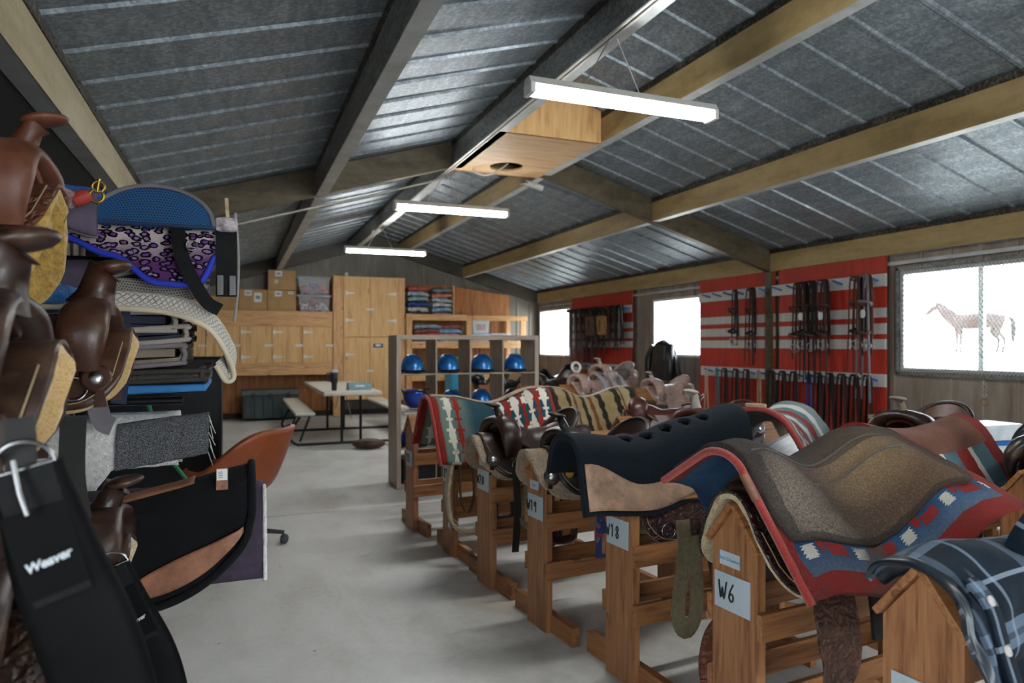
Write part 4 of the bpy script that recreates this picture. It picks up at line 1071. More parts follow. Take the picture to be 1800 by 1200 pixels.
TANL = leather('tan_wear_leather', '#a3836c', .6, '#54392c', .55)
for sg in (-1,):
    m = MB()
    def wl(u, v):
        top = .175 + .075 * sstep(.02, .3, u); s = sg * lerp(top, .355, v if sg < 0 else 1 - v)
        y, z = sec(s, .112, R(76), R(79)); y += sg * .006
        return (.015 + u * .92, y, rdg3(u) + z + .002)
    m.grid(wl, 30, 8, .005); p = m.build('wear_leather', TANL, g)
    m = MB(); m.tube([V3(wl(i / 30, 0 if sg < 0 else 1)) + V3((0, sg * .001, -.006)) for i in range(31)], .0018, 4); m.build('stitching', plain('stitch_dark', '#4a382c', .8), p)
# 4. brown felt over a red and blue blanket on W6
def pat_w6(t, x, s, fu, big):
    a = (s * -1.13)
    c = t.mix(big.sm(.35, .65), '#1f4468', '#2d5a80')
    c = t.mix(a.sm(.40, .50) * (fu * .8), c, '#7b8490')
    xm = (x - .05).mod(.215); tooth = (a.mod(.012) / .012) * .012
    c = t.mix(a.rng(.405, .45) * (xm - .05).abs().lt(.020 + tooth), c, '#c9c4ba')
    c = t.mix(a.rng(.40, .445) * (xm - .165).abs().lt(.034 + tooth * .7), c, '#8c2b28')
    c = t.mix(a.rng(.385, .43) * (xm - .105).abs().lt(.010 + (.43 - a) * .2), c, '#8c2b28')
    red = t.mix(big.sm(.4, .7), '#8a2b27', '#74302a')
    c = t.mix((a + fu * .012).gt(.505), c, red)
    c = t.mix(x.lt(.05).mx(x.gt(.95)), c, red)
    c = t.mix((x - .28).abs().lt(.14) * big.sm(.42, .6) * a.gt(.40) * .75, c, '#5a5048')
    return c
T_W6 = uvmat('red_blue_weave', pat_w6, .95, 1.0, 110)
def pat_felt(t, x, s, fu, big):
    a = (s * -1.0); c = t.mix(x.sm(.15, .8), '#54463f', '#64482c')
    c = t.mix(((x - .17) * (x - .17) * 5 + (a - .24) * (a - .24) * 14).lt(.0) if False else (1.0 - ((x - .17) * (x - .17) * 34 + (a - .27) * (a - .27) * 22)).mx(0.0).mn(1.0) * (fu * .8), c, '#c4b6a2')
    c = t.mix((1.0 - fu).sm(.42, .62) * .5, c, '#2a221e'); c = t.mix(fu.sm(.55, .7) * .4, c, '#a08d76'); c = t.mix((1.0 - ((x - .6) * (x - .6) * 12 + (a - .14) * (a - .14) * 40)).mx(0.0).mn(1.0) * fu * .7, c, '#b3966c')
    inn = x.rng(.07, .875) * a.rng(.085, .345)
    return t.mix(1.0 - inn, c, t.mix(.6, c, '#1d1714'))
T_FELT = uvmat('brown_hair_felt', pat_felt, .95, 1.0, 150, .08)
rdg4 = lambda u: interp(((0, .165), (.10, .165), (.42, .085), (.8, .16), (1, .15)), u)
an_near = lambda u: lerp(56, 24, sstep(0, 1, u)); an_far = lambda u: lerp(34, 50, u)
g = thing('saddle_blanket', 'thick brown felt and red-blue woven saddle blanket on the W6 rack', 'saddle blanket', (1.37, 1.735, .905), R(13), 'saddle blankets and pads')
m = MB(); drape(m, 0, 1.02, lambda u: lerp(.26, .46, sstep(0, .5, u)), .505, rdg4, .11, an_far, .016, 40, 52, .008, seed=6., angr=an_near); m.build('woven_blanket', T_W6, g)
m = MB(); drape(m, .012, .95, lambda u: lerp(.22, .36, sstep(0, .5, u)), lambda u: rounded(.365, .05, u, .95), lambda u: rdg4(u) + .020, .115, an_far, .016, 40, 44, .007, seed=6., angr=an_near); f = m.build('felt_top', T_FELT, g)
m = MB()
pts = []
for i in range(33):
    s = lerp(-.503, .258, i / 32); y, z = sec(s, .11, R(34), R(56)); pts.append((-.002, y, .165 + z - .007))
m.tube(pts, .0125, 8); m.build('red_edging', EDGE_R, g)
for a, b in ((.155, .19), (.075, .10)):
    m = MB(); pts = []
    for i in range(30):
        u = .06 + .86 * i / 29; y, z = sec(-a, .115, R(an_far(u)), R(an_near(u))); pts.append((.012 + u * .88, y, rdg4(u) + .021 + z + .003))
    m.tube(pts, .003, 5); m.build('quilting_seam', fuzzy('seam', '#3d342e', '#29211d', 200, .3), f)
m = MB(); pts = []
for i in range(9):
    s = -lerp(.12, .20, i / 8); y, z = sec(s, .11, R(34), R(56)); pts.append((-.006, y, .165 + z - .006))
m.tube(pts, .0135, 8); m.build('leather_patch', leather('patch_leather', '#7d563f', .6), g)
# ------------------------------------------------------------------ red boards, pegs and tack on the right wall
BPEG = plain('blue_peg_paint', '#2f74b8', .45, var=.15); STRIPW = plain('peg_strip_white', '#cfccc8', .55, var=.06, scale=4)
def tack_board(label, panels, z0, z1, strips, pegs):
    g = thing('tack_board', label, 'board', (6.13, 0, 0))
    for a, b in panels:
        m = MB(); m.box((0, (a + b) / 2, (z0 + z1) / 2), (.022, b - a, z1 - z0)); m.build('red_panel', RED, g)
    for (a, b, z, h) in strips: board('peg_strip', (-.022, a, z), (-.022, b, z), .022, h, STRIPW, g)
    for y, z in pegs:
        m = MB(); m.tube([(-.03, y, z - .01), (-.17, y, z + .025)], .011, 8); m.build('peg', BPEG, g)
    return g
up = [5.19 + .225 * i for i in range(13)]; lowp = [5.2, 5.36, 5.52, 5.68, 5.84, 6.0, 6.2, 6.38, 6.55, 6.8, 7.0, 7.2, 7.42, 7.6, 7.83]
tack_board('big red bridle board with white stripes and blue pegs on the right wall', [(5.12, 6.60), (6.68, 8.15)], .42, 2.34, [(5.10, 8.15, 2.045, .13), (5.10, 8.10, 1.02, .13)], [(y, 2.05) for y in up] + [(y, 1.03) for y in lowp])
tack_board('smaller red halter board beyond the middle window', [(9.97, 12.2)], .71, 2.37, [(9.97, 12.2, 1.985, .13), (9.97, 12.2, .98, .12)], [(9.99 + .2 * i, 1.99) for i in range(11)] + [(10.05 + .25 * i, .98) for i in range(9)])
SL = {'black': leather('strap_black', '#141212', .65), 'brown': leather('strap_brown', '#33201a', .65), 'russet': leather('strap_russet', '#55301f', .65), 'wine': leather('strap_wine', '#4a2729', .5), 'tan': leather('strap_pale', '#b39a78', .6), 'teal': plain('strap_teal', '#1f7f84', .7), 'blue': plain('strap_blue', '#24418f', .7), 'grey': plain('strap_grey', '#77727a', .6), 'green': plain('strap_green', '#2f7d4a', .7), 'cream': plain('rope_cream', '#c3b79c', .8), 'white': plain('strap_white', '#cfcdc8', .6)}
def hang_loop(m, y, z, L, dy=.02, x=5.98, w=.018, seed=0, uneven=.1):
    """strap folded over a peg: two strands hanging"""
    r = random.Random(seed); a = L * (1 - uneven * r.random()); b = L * (1 - uneven * r.random())
    p = [(x - .012, y - dy - .02 * r.random(), z - a), (x - .015, y - dy, z - a * .5), (x - .01, y - dy * .7, z - .03), (x, y, z + .014), (x + .012, y + dy * .7, z - .03), (x + .02, y + dy, z - b * .5), (x + .016, y + dy + .02 * r.random(), z - b)]
    m.strap(smooth_path(p, 4), w, .004, (.35, 1, 0))
def bridle(label, y, L, cols, seed, bit=True, tagc=False, rein=0.0):
    g = thing('bridle', label, 'bridle', (0, 0, 0), 0, 'bridles on the upper pegs'); r = random.Random(seed); z = 2.062
    m = MB(); hang_loop(m, y, z, L * .72, .045, 5.985, .055, seed); m.build('crownpiece', SL[cols[0]], g)
    m = MB(); hang_loop(m, y + .012, z + .003, L * .95, .065, 5.965, .042, seed + 1); m.build('cheek_strap', SL[cols[0]], g)
    m = MB(); zc = z - L * .33
    m.tube(smooth_path([(5.95, y - .05, zc), (5.90, y - .09, zc + .03), (5.88, y, zc + .05), (5.92, y + .07, zc + .04), (5.98, y + .05, zc - .02)], 5), .013, 6); m.build('browband', SL[cols[-1]], g)
    m = MB(); zc = z - L * .62
    m.tube(smooth_path([(5.96, y - .045, zc), (5.90, y - .06, zc - .03), (5.88, y + .02, zc - .01), (5.94, y + .06, zc), (6.0, y + .05, zc + .02)], 5), .016, 6); m.build('noseband', SL[cols[0]], g)
    if bit:
        m = MB(); zb = z - L * .80; m.torus((5.94, y - .03, zb), .036, .006, rotm('Y', 90), 16, 6); b = m.build('bit_ring', STEEL, g)
        m = MB(); m.torus((5.95, y + .04, zb + .01), .036, .006, rotm('Y', 80), 16, 6); m.build('bit_ring', STEEL, g)
        m = MB(); m.tube([(5.94, y - .03, zb - .03), (5.92, y, zb - .05), (5.95, y + .04, zb - .025)], .007, 6); m.build('mouthpiece', STEEL, g)
    if tagc:
        m = MB(); m.lathe([(.034, 0), (.034, .004)], 14, Matrix.Translation((5.93, y + .03, z - L * .42)) @ Matrix.Rotation(PI / 2, 4, 'Y') @ Matrix.Diagonal((1.3, 1, 1, 1))); m.build('number_disc', LABEL, g)
    if rein:
        for k in (0, 1):
            m = MB(); hang_loop(m, y + .03 * k, z + .004, rein, .05 + .03 * k, 5.94 - .01 * k, .026, seed + 5 + k, .05); m.build('rein', SL[cols[-1]], g)
for y, L, c, s_, bt, tg, rn, lb in ((7.22, .80, ('black', 'brown'), 1, True, False, .0, 'thin dark bridle at the far left of the big red board'), (6.89, .85, ('brown', 'brown'), 2, True, False, .95, 'brown bridle just left of the dark post on the red board'),
        (6.16, .9, ('russet', 'russet'), 3, True, False, 0, 'russet bridle with a wide loop just right of the dark post'), (6.04, .85, ('black', 'brown'), 4, True, True, 1.1, 'black bridle with a round white disc in the thick cluster'),
        (5.92, .88, ('brown', 'black'), 5, True, False, 1.15, 'dark brown bridle in the thick cluster, next to the white disc'), (5.75, .86, ('brown', 'wine'), 6, True, True, 1.2, 'brown bridle with white disc and long reins, right of the cluster'),
        (5.31, .85, ('black', 'russet'), 7, True, False, 1.0, 'black bridle with russet loop near the right edge of the red board'), (5.20, .86, ('russet', 'grey'), 8, True, True, 1.28, 'bridle with grey reins and white disc, rightmost on the red board')):
    bridle(lb, y, L, c, s_, bt, tg, rn)
ORD = ('first', 'second', 'third', 'fourth', 'fifth', 'sixth', 'seventh', 'eighth', 'ninth', 'tenth', 'eleventh', 'twelfth', 'thirteenth', 'fourteenth', 'fifteenth')
lowc = ('cream', 'teal', 'black', 'brown', 'black', 'tan', 'wine', 'black', 'wine', 'blue', 'black', 'brown', 'black', 'brown', 'black')
cn = {'cream': 'cream rope', 'teal': 'teal lead strap', 'black': 'black strap', 'brown': 'dark brown strap', 'tan': 'pale tan strap', 'wine': 'wine red strap', 'blue': 'bright blue lead strap'}
for k, y in enumerate(lowp[::-1]):
    c = lowc[k]; m = MB(); L = (.62, .60, .7, .72, .74, .66, .7, .62, .66, .55, .74, .72, .7, .66, .72)[k]
    q = 'strap' if c != 'cream' else 'rope'
    lab = '%s hanging %s from the left on the lower peg row' % (cn[c], ORD[k])
    g = thing('hanging_strap', lab, 'strap', (0, 0, 0), 0, 'straps on the lower pegs of the red board')
    hang_loop(m, y, 1.046, L, .045, 5.985, .046, k + 20); m.build('strand', SL[c], g)
    if k not in (0, 1, 5, 9): m = MB(); hang_loop(m, y + .012, 1.052, L * .85, .07, 5.955, .042, k + 50); m.build('strand', SL['black' if c != 'black' else 'brown'], g)
    m = MB(); m.torus((5.97, y - .04, 1.04 - L), .018, .003, rotm('Y', 90), 12, 5); m.build('snap', BRASS, g)
# halters on the small board
hal = (('black', 'cream'), ('brown', 'wine'), ('wine', 'black'), ('black', 'wine'), ('wine', 'wine'), ('black', 'black'), ('brown', 'black'), ('russet', 'black'), ('black', 'grey'), ('black', 'white'))
hlab = ('black and cream halter, leftmost on the small red board', 'brown halter, second from the left on the small red board', 'wine halter, third from the left on the small red board', 'black and wine halter, fourth from the left on the small board', 'braided wine halter, fifth from the left on the small board', 'thick black halter left of the saddlebags on the small board', 'brown halter with a bag strap, middle of the small board', 'russet halter beside the tan saddlebag on the small board', 'black straps with grey stripe near the right edge of the small board', 'black and white straps, rightmost on the small red board')
for k in range(10):
    y = 11.95 - .21 * k; g = thing('halter', hlab[k], 'halter', (0, 0, 0), 0, 'halters on the small red board'); z = 2.0; L = (1.05, 1.1, 1.15, .95, 1.05, .85, .8, .6, .75, .62)[k]
    for j, (cc, q) in enumerate(((hal[k][0], 1), (hal[k][1], .8), (hal[k][0], .62), (hal[k][0], .9))):
        m = MB(); hang_loop(m, y + .03 * j - .08 * (j == 3), z + .004 * j, L * q, .06 + .02 * j, 5.985 - .02 * j, .085, k * 3 + j + 90); m.build('halter_strap', SL[cc], g)
    m = MB(); m.torus((5.93, y, z - L * .6), .035, .006, rotm('Y', 90), 14, 5); m.build('ring', STEEL, g)
for y, mt, lb, w, h in ((10.55, leather('saddlebag_tan', '#9a6f45', .5), 'tan leather saddlebag hanging on the small red board', .22, .34), (10.95, leather('saddlebag_brown', '#4f3a2c', .5), 'brown saddlebag hanging left of the tan one on the small board', .26, .36)):
    g = thing('saddlebag', lb, 'bag', (5.88, y, 1.72), 0, 'saddlebags on the small red board')
    m = MB(); m.box((0, 0, 0), (.09, w, h)); m.build('pouch', mt, g, bevel=.03, bseg=3)
    m = MB(); m.box((-.045, 0, .07), (.02, w * 1.02, h * .55)); f = m.build('flap', mt, g, bevel=.008)
    m = MB(); m.strap([(-.058, 0, .1), (-.06, 0, -.12)], .025, .004, (0, 1, 0)); m.build('buckle_strap', SL['brown'], f)
    m = MB(); m.strap([(0, 0, h / 2 - .01), (.06, 0, .28)], .03, .005, (0, 1, 0)); m.build('hanging_strap', SL['brown'], g)
for k in range(7):
    y = 10.1 + .25 * k; c = ('blue', 'wine', 'teal', 'wine', 'black', 'wine', 'brown')[k]; m = MB(); hang_loop(m, y, .997, .4, .05, 5.985, .04, k + 300)
    tag(m.build('lead_strap', SL[c]), '%s strap bundle, %s from the right on the low pegs of the small board' % (c, ORD[k]), 'strap', 'straps on the low pegs of the small red board')
# ledge, hook, black rain jacket
LEDGE = wood('weathered_ledge', '#a99c88', '#93866f', '#6d604d', .7)
for a, b, lb, legs in ((2.0, 5.04, 'weathered wooden ledge along the right wall under the mesh window', (2.3, 4.6)), (8.22, 13.6, 'weathered wooden ledge along the right wall beyond the big red board', (8.5, 11.0, 13.2))):
    o = board('wall_ledge', (5.93, a, .68), (5.93, b, .68), .29, .035, LEDGE); tag(o, lb, 'ledge', 'wooden ledges on the right wall')
    m = MB(); m.box((0, .11, -.08), (b - a - .04, .02, .12)); m.build('apron', wood('dark_ledge', '#5b5347', '#4a4339', '#352f27', .7), o)
    for y in legs: m = MB(); m.box((y - (a + b) / 2, -.10, -.35), (.07, .05, .655)); m.build('leg', RACK, o)
g = thing('hanging_jacket', 'black rain jacket hanging beside the middle window', 'jacket', (6.0, 8.78, .86))
BJ = plain('black_oilskin', '#15171a', .35, var=.3, scale=6)
def jk(u, v):
    a = 2 * PI * u; q = (1 - v) ; w = interp(((0, .37), (.5, .30), (.85, .22), (.97, .10), (1, .02)), v)
    fold = 1 + .16 * sin(a * 7 + v * 2) * (1 - v * .7) + .1 * nz(a * 2, v * 4, 5.)
    return (-.06 + .13 * cos(a) * (w / .37) ** .5 * fold, w * sin(a) * fold, v * .60)
m = MB(); m.grid(jk, 60, 20); m.build('jacket_body', BJ, g)
for sy in (-1, 1):
    m = MB(); m.tube(smooth_path([(-.08, sy * .2, .5), (-.14, sy * .27, .35), (-.15, sy * .28, .15), (-.13, sy * .26, .03)]), lambda i: .062 - .0006 * i, 10); m.build('sleeve', BJ, g)
m = MB(); m.tube([(.12, 0, .64), (-.04, 0, .64), (-.05, 0, .60)], .008, 6); m.build('hook', STEEL, g)
g = thing('hanging_chain', 'small steel chain with a snap hanging under the mesh window', 'chain', (6.12, 4.12, 1.05))
for k in range(4): m = MB(); m.torus((0, 0, -.035 * k), .017, .004, rotm('Y', 90) if k % 2 else rotm('X', 90), 12, 5); m.build('link', STEEL, g)
m = MB(); m.torus((0, 0, -.17), .03, .005, rotm('Y', 90), 14, 5); m.build('ring', BRASS, g)

# ------------------------------------------------------------------ second row and the rear group
saddle('maroon saddle with cream fleece showing under its raised cantle', on_rack(2.62, 4.45, .40, .85), PI + R(-28), 'maroon', 'maroon', 'sheep', rx=R(10), horn=False, stir=False)
saddle('red-brown polished saddle with a pale wrapped horn in the second row', on_rack(2.62, 3.72, .32, .85), PI + R(12), 'maroon', 'maroon', 'beige', hornm=plain('wrapped_horn', '#b3aba0', .6), hh=.04, hw=1.3, stir=False)
def pat_stripe(t, x, s, fu, big):
    c = t.mix(big.sm(.4, .7), '#7d8b8d', '#4d6f77')
    for x0, wd, colr in ((.13, .02, '#c9c8c0'), (.19, .022, '#8b2b25'), (.26, .018, '#cfcdc5'), (.36, .03, '#8b2b25'), (.45, .02, '#c9c8c0'), (.55, .03, '#8b2b25'), (.68, .03, '#d0cec6')):
        c = t.mix((x - x0).abs().lt(wd + (s.pp(.06) / .06) * .012), c, colr)
    return t.mix(x.lt(.07), c, '#8d2f27')
T_STR = uvmat('red_grey_stripe_weave', pat_stripe)
BLKIN = fuzzy('black_fleece_underside', '#1d1b1b', '#0d0c0c', 90, .6)
rg = lambda u: interp(((0, .20), (.5, .12), (1, .17)), u)
g = blanket('saddle_blanket', 'red-edged striped saddle blanket with black underside, behind the navy pad', 'saddle blanket', (2.41, 2.76, .88), R(35), T_STR, 0, .85, .44, .44, rg, .19, 60, .012, seed=8.)
edge_tube(g, 'edging', EDGE_R, -.002, .44, .44, .20 - .010, .19, 60, .014)
m = MB(); drape(m, .01, .84, .43, .43, lambda u: rg(u) - .016, .185, 60, .012, 16, 24, .004, seed=8.); m.build('fleece_underside', BLKIN, g)
m = MB(); m.box((0, 0, .205), (.03, .10, .02)); m.build('wear_patch', TANL, g, bevel=.006)
def pat_brown(t, x, s, fu, big):
    a = s.abs(); c = t.mix(big.sm(.4, .7), '#587580', '#3f5d6c')
    c = t.mix((x.mod(.22) - .1).abs().lt(.045), c, '#8a2b26'); c = t.mix((x.mod(.22) - .16).abs().lt(.016), c, '#d2cdc2')
    c = t.mix(a.lt(.19), c, t.mix(big.sm(.4, .7), '#7d5444', '#6a4638')); return t.mix(x.gt(.74).mx(x.lt(.04)), c, '#86312c')
T_BRN = uvmat('brown_patched_weave', pat_brown)
g = blanket('saddle_blanket', 'blue-grey and red saddle blanket with a worn brown crown, behind the brown felt', 'saddle blanket', (2.60, 2.32, .85), R(6), T_BRN, 0, .80, .40, .40, lambda u: .19 - .05 * sin(PI * u), .15, 56, .016, seed=11.)
g = saddle('dark brown saddle with a stubby pale horn before the drum', (3.55, 2.74, .90), PI + R(10), 'dark', 'chestnut', 'cream', hw=.9, hornm=plain('rawhide_horn', '#8a7a6a', .5), drop=.26)
saddle('dark saddle with a black horn at the right edge of the picture', (3.42, 1.98, .875), PI + R(30), 'black', 'dark', 'grey', hw=1.2, hh=.02)
# saddle pieces seen under the plaid jacket / behind W6
g = thing('steel_drum', 'blue and white drum standing under the mesh window', 'drum', (4.25, 3.0, 0))
DB = plain('drum_blue', '#2b72bd', .4, var=.08)
m = MB(); m.lathe([(.28, 0), (.285, .02), (.28, .04), (.28, .27), (.292, .285), (.28, .30), (.28, .56), (.292, .575), (.28, .59), (.28, .80)], 40); m.build('drum_body', plain('drum_white', '#c6d0d8', .4, var=.05), g)
m = MB(); m.torus((0, 0, .81), .287, .018, None, 40, 8); m.build('rim', DB, g)
m = MB(); m.lathe([(.275, .80), (.27, .815), (.03, .83), (.004, .83)], 40); m.build('lid', plain('drum_lid', '#c9d6df', .35, var=.05), g)
g = tub(4.1, 2.75, .835, .3, .2, .07, plain('clear_lid_box', '#d5dcdf', .3), 'small clear plastic box lying on the drum lid')
rear = ((4.85, 7.15, R(184), 'pale', 'pale', 'cream', 'pale leather saddle at the right end of the far group'), (4.45, 7.75, R(192), 'pale', 'grey', 'cream', 'pale grey saddle in the middle of the far group, behind its pale neighbour'),
        (3.95, 7.35, R(186), 'pale', 'pale', 'beige', 'pale saddle hung with silver straps, middle front of the far group'), (3.72, 8.05, R(190), 'dark', 'dark', 'beige', 'dark saddle with tan skirts left of the silver straps, far group'),
        (3.38, 8.6, R(185), 'black', 'black', 'gold', 'black saddle with yellow lining in the far group, beside the cube shelf'), (3.45, 9.6, R(188), 'black', 'black', 'gold', 'black saddle at the back left of the far group'))
for k, (x, y, a, b, s_, f, lb) in enumerate(rear):
    h = (.84, 1.0, .90, .88, .84, .80)[k]
    saddle_rack((x - .42, y - .03, 0), a - PI, 'pine rack under the ' + lb.replace(', behind its pale neighbour', '').replace(', beside the cube shelf', ''), None, h, .8)
    saddle(lb, (x, y, h + .012), a, b, s_, f, group='saddles of the far group', hornm=plain('wrapped_horn', '#b3aba0', .6) if k < 3 else None, stir=k > 2)
g = thing('shiny_saddle', 'glossy black saddle under the far corner window', 'saddle', (5.35, 11.3, .70), R(200), 'saddles of the far group')
GB = plain('glossy_black_leather', '#16171a', .16, var=.2)
m = MB(); drape(m, -.3, .3, lambda u: rounded(.36, .15, u, .6), lambda u: rounded(.36, .15, u, .6), lambda u: .12 + .17 * (u - .55) ** 2 * 4, .16, 62, .03, 26, 24, .003); m.build('seat', GB, g)
m = MB(); drape(m, -.2, .32, lambda u: rounded(.5, .18, u, .5), lambda u: rounded(.5, .18, u, .5), lambda u: .10, .18, 66, .012, 20, 22, .003); m.build('flap', GB, g)
g2 = thing('trestle', 'dark trestle carrying the glossy black saddle', 'rack', (5.35, 11.3, 0), R(200))
m = MB(); m.box((0, 0, .66), (.7, .1, .1)); m.build('beam', RACK, g2)
for sx in (-.28, .28):
    for sy in (-1, 1): board('leg', (sx, sy * .2, 0), (sx, sy * .04, .63), .05, .05, RACK, g2, up=(1, 0, 0))
# silver straps on the pale saddle
for k in range(3):
    m = MB(); x0 = 4.02 + .13 * k
    m.strap(smooth_path([(x0, 7.64, .80), (x0, 7.52, .97), (x0, 7.38, 1.03), (x0 + .01, 7.23, .97), (x0 + .03, 7.10, .80), (x0 + .03, 7.07, .62)], 4), .055, .01, (1, 0, 0))
    tag(m.build('girth_strap', plain('silver_webbing', '#a8aab4', .5, .2)), 'silver grey strap laid over the pale saddle, %s from its horn' % ORD[k], 'strap', 'silver straps over the pale saddle')
m = MB(); m.torus((3.72, 7.30, 1.12), .055, .016, rotm('X', 80) @ rotm('Z', 20), 22, 8); tag(m.build('rope_coil', plain('white_rope', '#d4d3cf', .7)), 'small white coil of rope on the pale saddle horn', 'rope')

# ------------------------------------------------------------------ tack hanging on the aisle row
OLIVEW = plain('olive_webbing', '#6a6148', .8, var=.15, scale=50, bump=.25)
def web_loop(label, pts_list, cols, w=.055, side=(1, 0, .0), group='girths and straps hanging on the aisle row', name='girth_strap', cat='strap', ring=None):
    g = thing(name, label, cat, (0, 0, 0), 0, group)
    for k, (pts, mt) in enumerate(zip(pts_list, cols)):
        m = MB(); m.strap(smooth_path(pts, 5), w if not isinstance(w, tuple) else w[k], .006, side); m.build('webbing', mt, g)
    if ring: m = MB(); m.torus(ring[0], ring[1], .005, rotm('X', 90), 18, 6); m.build('ring', CHROME, g)
    return g
nearY = lambda y: y - .24
web_loop('olive grey webbing latigo looped below the navy pad', [[(1.58, 2.21, .72), (1.58, 2.20, .62), (1.56, 2.19, .50), (1.54, 2.185, .38), (1.57, 2.18, .31), (1.62, 2.185, .36), (1.63, 2.19, .50), (1.62, 2.20, .60)], [(1.60, 2.19, .66), (1.605, 2.175, .56), (1.60, 2.17, .50)]], [OLIVEW, OLIVEW], (.06, .075))
web_loop('black girth strap with a steel ring hanging below the navy pad', [[(1.80, 2.20, .72), (1.82, 2.18, .5), (1.82, 2.17, .34)], [(1.82, 2.165, .27), (1.83, 2.16, .12), (1.80, 2.16, .03)]], [WEB_BLK, SL['brown']], (.06, .02), ring=((1.82, 2.166, .305), .033))
m = MB(); m.strap(smooth_path([(1.93, 2.27, .80), (1.93, 2.215, .66), (1.93, 2.19, .52), (1.93, 2.185, .44)], 5), lambda i: .20 if i < 9 else .20 - .012 * (i - 9), .012, (1, 0, 0)); tag(m.build('saddle_flap', leather('flap_black', '#17161a', .4)), 'black saddle flap hanging at the rear below the navy felt pad', 'flap')
web_loop('dark brown stirrup leather hanging beside the olive latigo', [[(1.71, 2.22, .72), (1.73, 2.19, .55), (1.75, 2.175, .36)]], [leather('strap_brown', '#33201a', .65)], .09)
g = thing('fender_stirrup', 'russet braided stirrup hanging low in front of rack W18', 'stirrup', (1.72, 2.14, 0))
m = MB(); m.strap([(0, .03, .55), (0, .02, .42), (0, .01, .33)], .075, .012, (1, 0, 0)); m.build('stirrup_leather', leather('russet_strap', '#6a3c22', .5), g)
m = MB(); m.tube(smooth_path([(-.07, 0, .10), (-.085, 0, .2), (-.06, 0, .30), (0, 0, .34), (.06, 0, .30), (.085, 0, .2), (.07, 0, .10), (0, 0, .075), (-.07, 0, .10)], 4), .014, 8, ry=.035, side=(0, 1, 0)); m.build('stirrup_frame', leather('russet_tooled', '#6b3a22', .45, tooled=True), g)
web_loop('olive latigo strap hanging under the W20 saddle', [[(1.50, 3.53, .70), (1.50, 3.52, .60), (1.49, 3.515, .50), (1.47, 3.51, .43), (1.50, 3.505, .40), (1.53, 3.51, .46), (1.53, 3.52, .6), (1.52, 3.53, .70)]], [OLIVEW], .06)
web_loop('floral blue and red tie strap hanging beside the W19 saddle', [[(1.60, 2.86, .78), (1.60, 2.84, .66), (1.59, 2.835, .50), (1.59, 2.83, .40)]], [None or (lambda t, v: t.bsdf(t.mix(t.voro(v, 34).lt(.28), t.mix(t.voro(v, 22).lt(.3), '#1d3a6a', '#2f7f86'), '#b5323a'), .8))(*(lambda t: (t, t.coord('Object')))(NT('floral_webbing')))], .085)
g = thing('cinch', 'cream mohair cinch looped over the front of rack W20', 'cinch', (0, 0, 0), 0)
m = MB(); P = smooth_path([(1.29, 4.22, .72), (1.24, 4.18, .58), (1.22, 4.15, .42), (1.25, 4.12, .27), (1.36, 4.10, .22), (1.47, 4.12, .28)], 6)
m.strap(P, .06, .018, (0, 1, .2)); m.build('cinch_band', fuzzy('mohair', '#c6b89b', '#94866c', 60, .8), g)
m = MB()
for k in range(9): m.box(P[4 + 2 * k], (.02, .066, .004), rotm('Y', 60)); 
m.build('cross_lacing', SL['tan'], g)
m = MB(); m.strap(smooth_path([(1.31, 4.2, .7), (1.30, 4.15, .5), (1.31, 4.13, .38), (1.35, 4.12, .34), (1.39, 4.14, .45), (1.38, 4.16, .66)], 5), .04, .005, (0, 1, 0)); m.build('tie_strap', SL['russet'], g)
m = MB(); m.torus((1.25, 4.13, .27), .03, .005, rotm('X', 80), 16, 6); m.build('ring', CHROME, g)
for (x, y, z0, z1, c, lb) in ((1.42, 3.52, .72, .25, 'black', 'thin black strap hanging down the front of rack W20'), (1.62, 3.5, .62, .2, 'wine', 'braided wine strap hanging between racks W20 and W19'), (1.75, 2.87, .7, .30, 'brown', 'dark stirrup leather hanging behind the floral strap')):
    web_loop(lb, [[(x, y, z0), (x + .01, y - .01, (z0 + z1) / 2), (x, y, z1)]], [SL[c]], .04)
m = MB(); m.lathe([(.022, 0), (.022, .004)], 14, Matrix.Translation((1.445, 2.905, .80)) @ Matrix.Rotation(R(80), 4, 'X') @ Matrix.Diagonal((1, 1.6, 1, 1))); tag(m.build('brass_tag', plain('brass_tag', '#b98d2c', .35, .5)), 'yellow oval tag hanging on the W19 saddle', 'tag')
m = MB(); m.strap(smooth_path([(1.66, 1.60, .73), (1.66, 1.56, .6), (1.65, 1.53, .47), (1.62, 1.52, .38), (1.60, 1.52, .2)], 5), lambda i: .16 if i < 9 else .16 - .011 * (i - 9), .008, (1, 0, 0)); tag(m.build('stirrup_fender', leather('fender_tooled', '#54392f', .45, tooled=True)), 'brown tooled stirrup fender hanging under the W6 blanket', 'fender', None)
m = MB(); m.strap(smooth_path([(1.86, 1.60, .76), (1.88, 1.55, .64), (1.88, 1.53, .50)], 5), .20, .012, (1, 0, 0)); tag(m.build('saddle_flap', leather('flap_black', '#17161a', .4)), 'black saddle flap hanging at the rear under the W6 blanket', 'flap')

